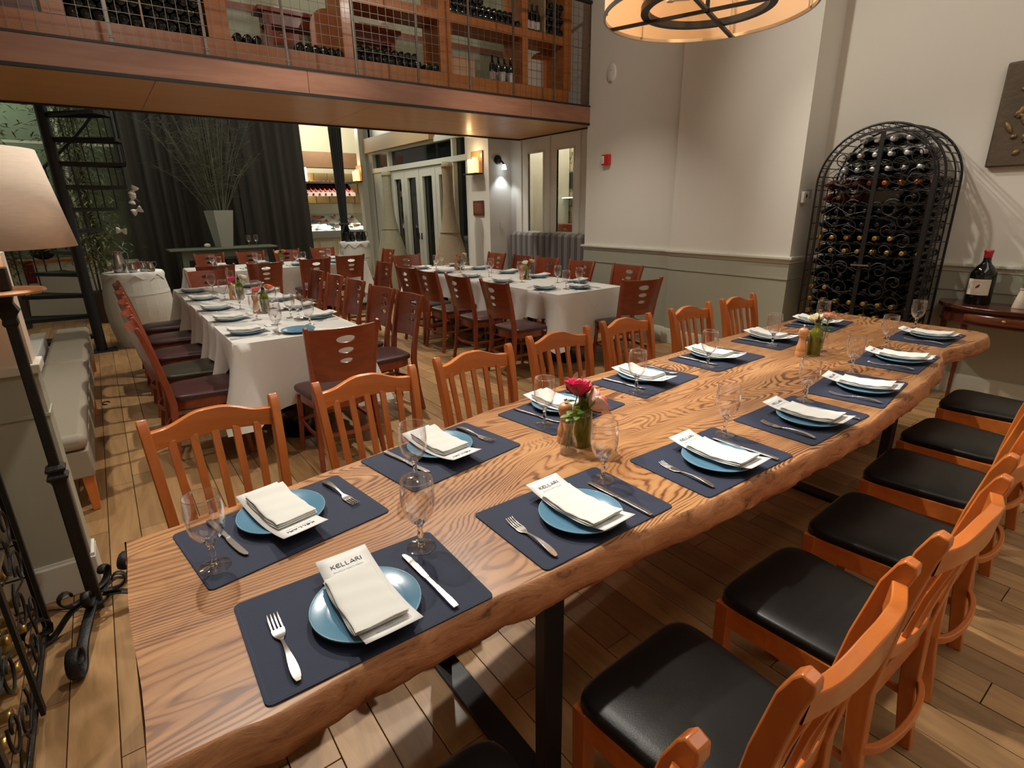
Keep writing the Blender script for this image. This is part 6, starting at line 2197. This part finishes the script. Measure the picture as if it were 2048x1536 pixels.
fc = {'grey_fish': (0.07, 0.08, 0.09), 'coral_fish': (0.70, 0.18, 0.08), 'pink_fish': (0.60, 0.25, 0.22), 'lemon': (0.80, 0.55, 0.05), 'green_garnish': (0.10, 0.22, 0.05), 'plum_octopus': (0.20, 0.06, 0.10)}
names = list(fc)
cnt_ = {}
for k in range(34):
    nm = names[k % 6] if k % 3 else 'grey_fish'
    fx, fj = 3.72 + 1.5 * ((k * 7) % 34) / 34, rr.uniform(.08, .9)
    s = rr.uniform(.7, 1.2)
    z = 1.121 + .32 * fj ** 1.2 + .045
    m = MB()
    if 'fish' in nm:
        m.ball((0, 0, 0), (.085 * s, .020 * s, .030 * s), 12, 8)
        m.prism([(.07 * s, 0), (.12 * s, .028 * s), (.12 * s, -.028 * s)], -.004, .004, Matrix.Rotation(pi / 2, 4, 'X'))
    elif nm == 'lemon':
        m.ball((0, 0, .01), (.032, .026, .026), 10, 8)
    elif nm == 'green_garnish':
        for q in range(7):
            leaf(m, (0, 0, 0), (cos(q), sin(q), .6), .08, .022)
    else:
        m.ball((0, 0, .02), (.035, .03, .035), 10, 8)
        for q in range(6):
            m.tube([(0, 0, 0), (.05 * cos(q), .05 * sin(q), .0), (.09 * cos(q + .3), .09 * sin(q + .3), .01)], [.010, .007, .003], 6)
    o = m.build(nm, plain('mat_' + nm, fc[nm], 0.35), None, loc=(fx, 13.03 + .74 * fj, z))
    o.rotation_euler = (0, 0, rr.uniform(-.6, 3.4))
    kk_ = (nm, ((k * 7) % 34) // 7)
    cnt_[kk_] = cnt_.get(kk_, 0) + 1
    tag(o, ORD[cnt_[kk_] - 1] + ' %s on the %s part of the fish counter ice' % (nm.replace('_', ' '), ['left', 'left middle', 'middle', 'right middle', 'right'][((k * 7) % 34) // 7]), nm.split('_')[-1], 'fish and garnish on the ice')
for k in range(2):
    t = thing('menu_screen', 'bright white screen hanging in the kitchen beside the beam, %s of two' % ('left', 'right')[k], 'screen', (4.10 + .15 * k, 13.98, 2.36))
    MB().box(-.065, .065, -.01, .01, -.22, .22).build('panel', emit('bright_screen', (0.75, 0.88, 1.0), 1.5), t, smooth=False)
    MB().box(-.07, .07, .01, .02, -.225, .225).build('frame', M_bsteel, t, smooth=False)
for row in range(3):
    for k in range(5):
        MB().box(4.42 + .34 * k + .12 * (row % 2), 4.74 + .34 * k + .12 * (row % 2), 14.84, 14.9, 1.75 + .25 * row, 1.985 + .25 * row).build('stone_block', plain('sandstone_block', (0.52, 0.38, 0.18), 0.7, noise=0.12, nscale=3), bpy.data.objects['wall_kitchen'], bevel=.006)

for o in list(bpy.data.objects):
    if '_used' in o:
        del o['_used']
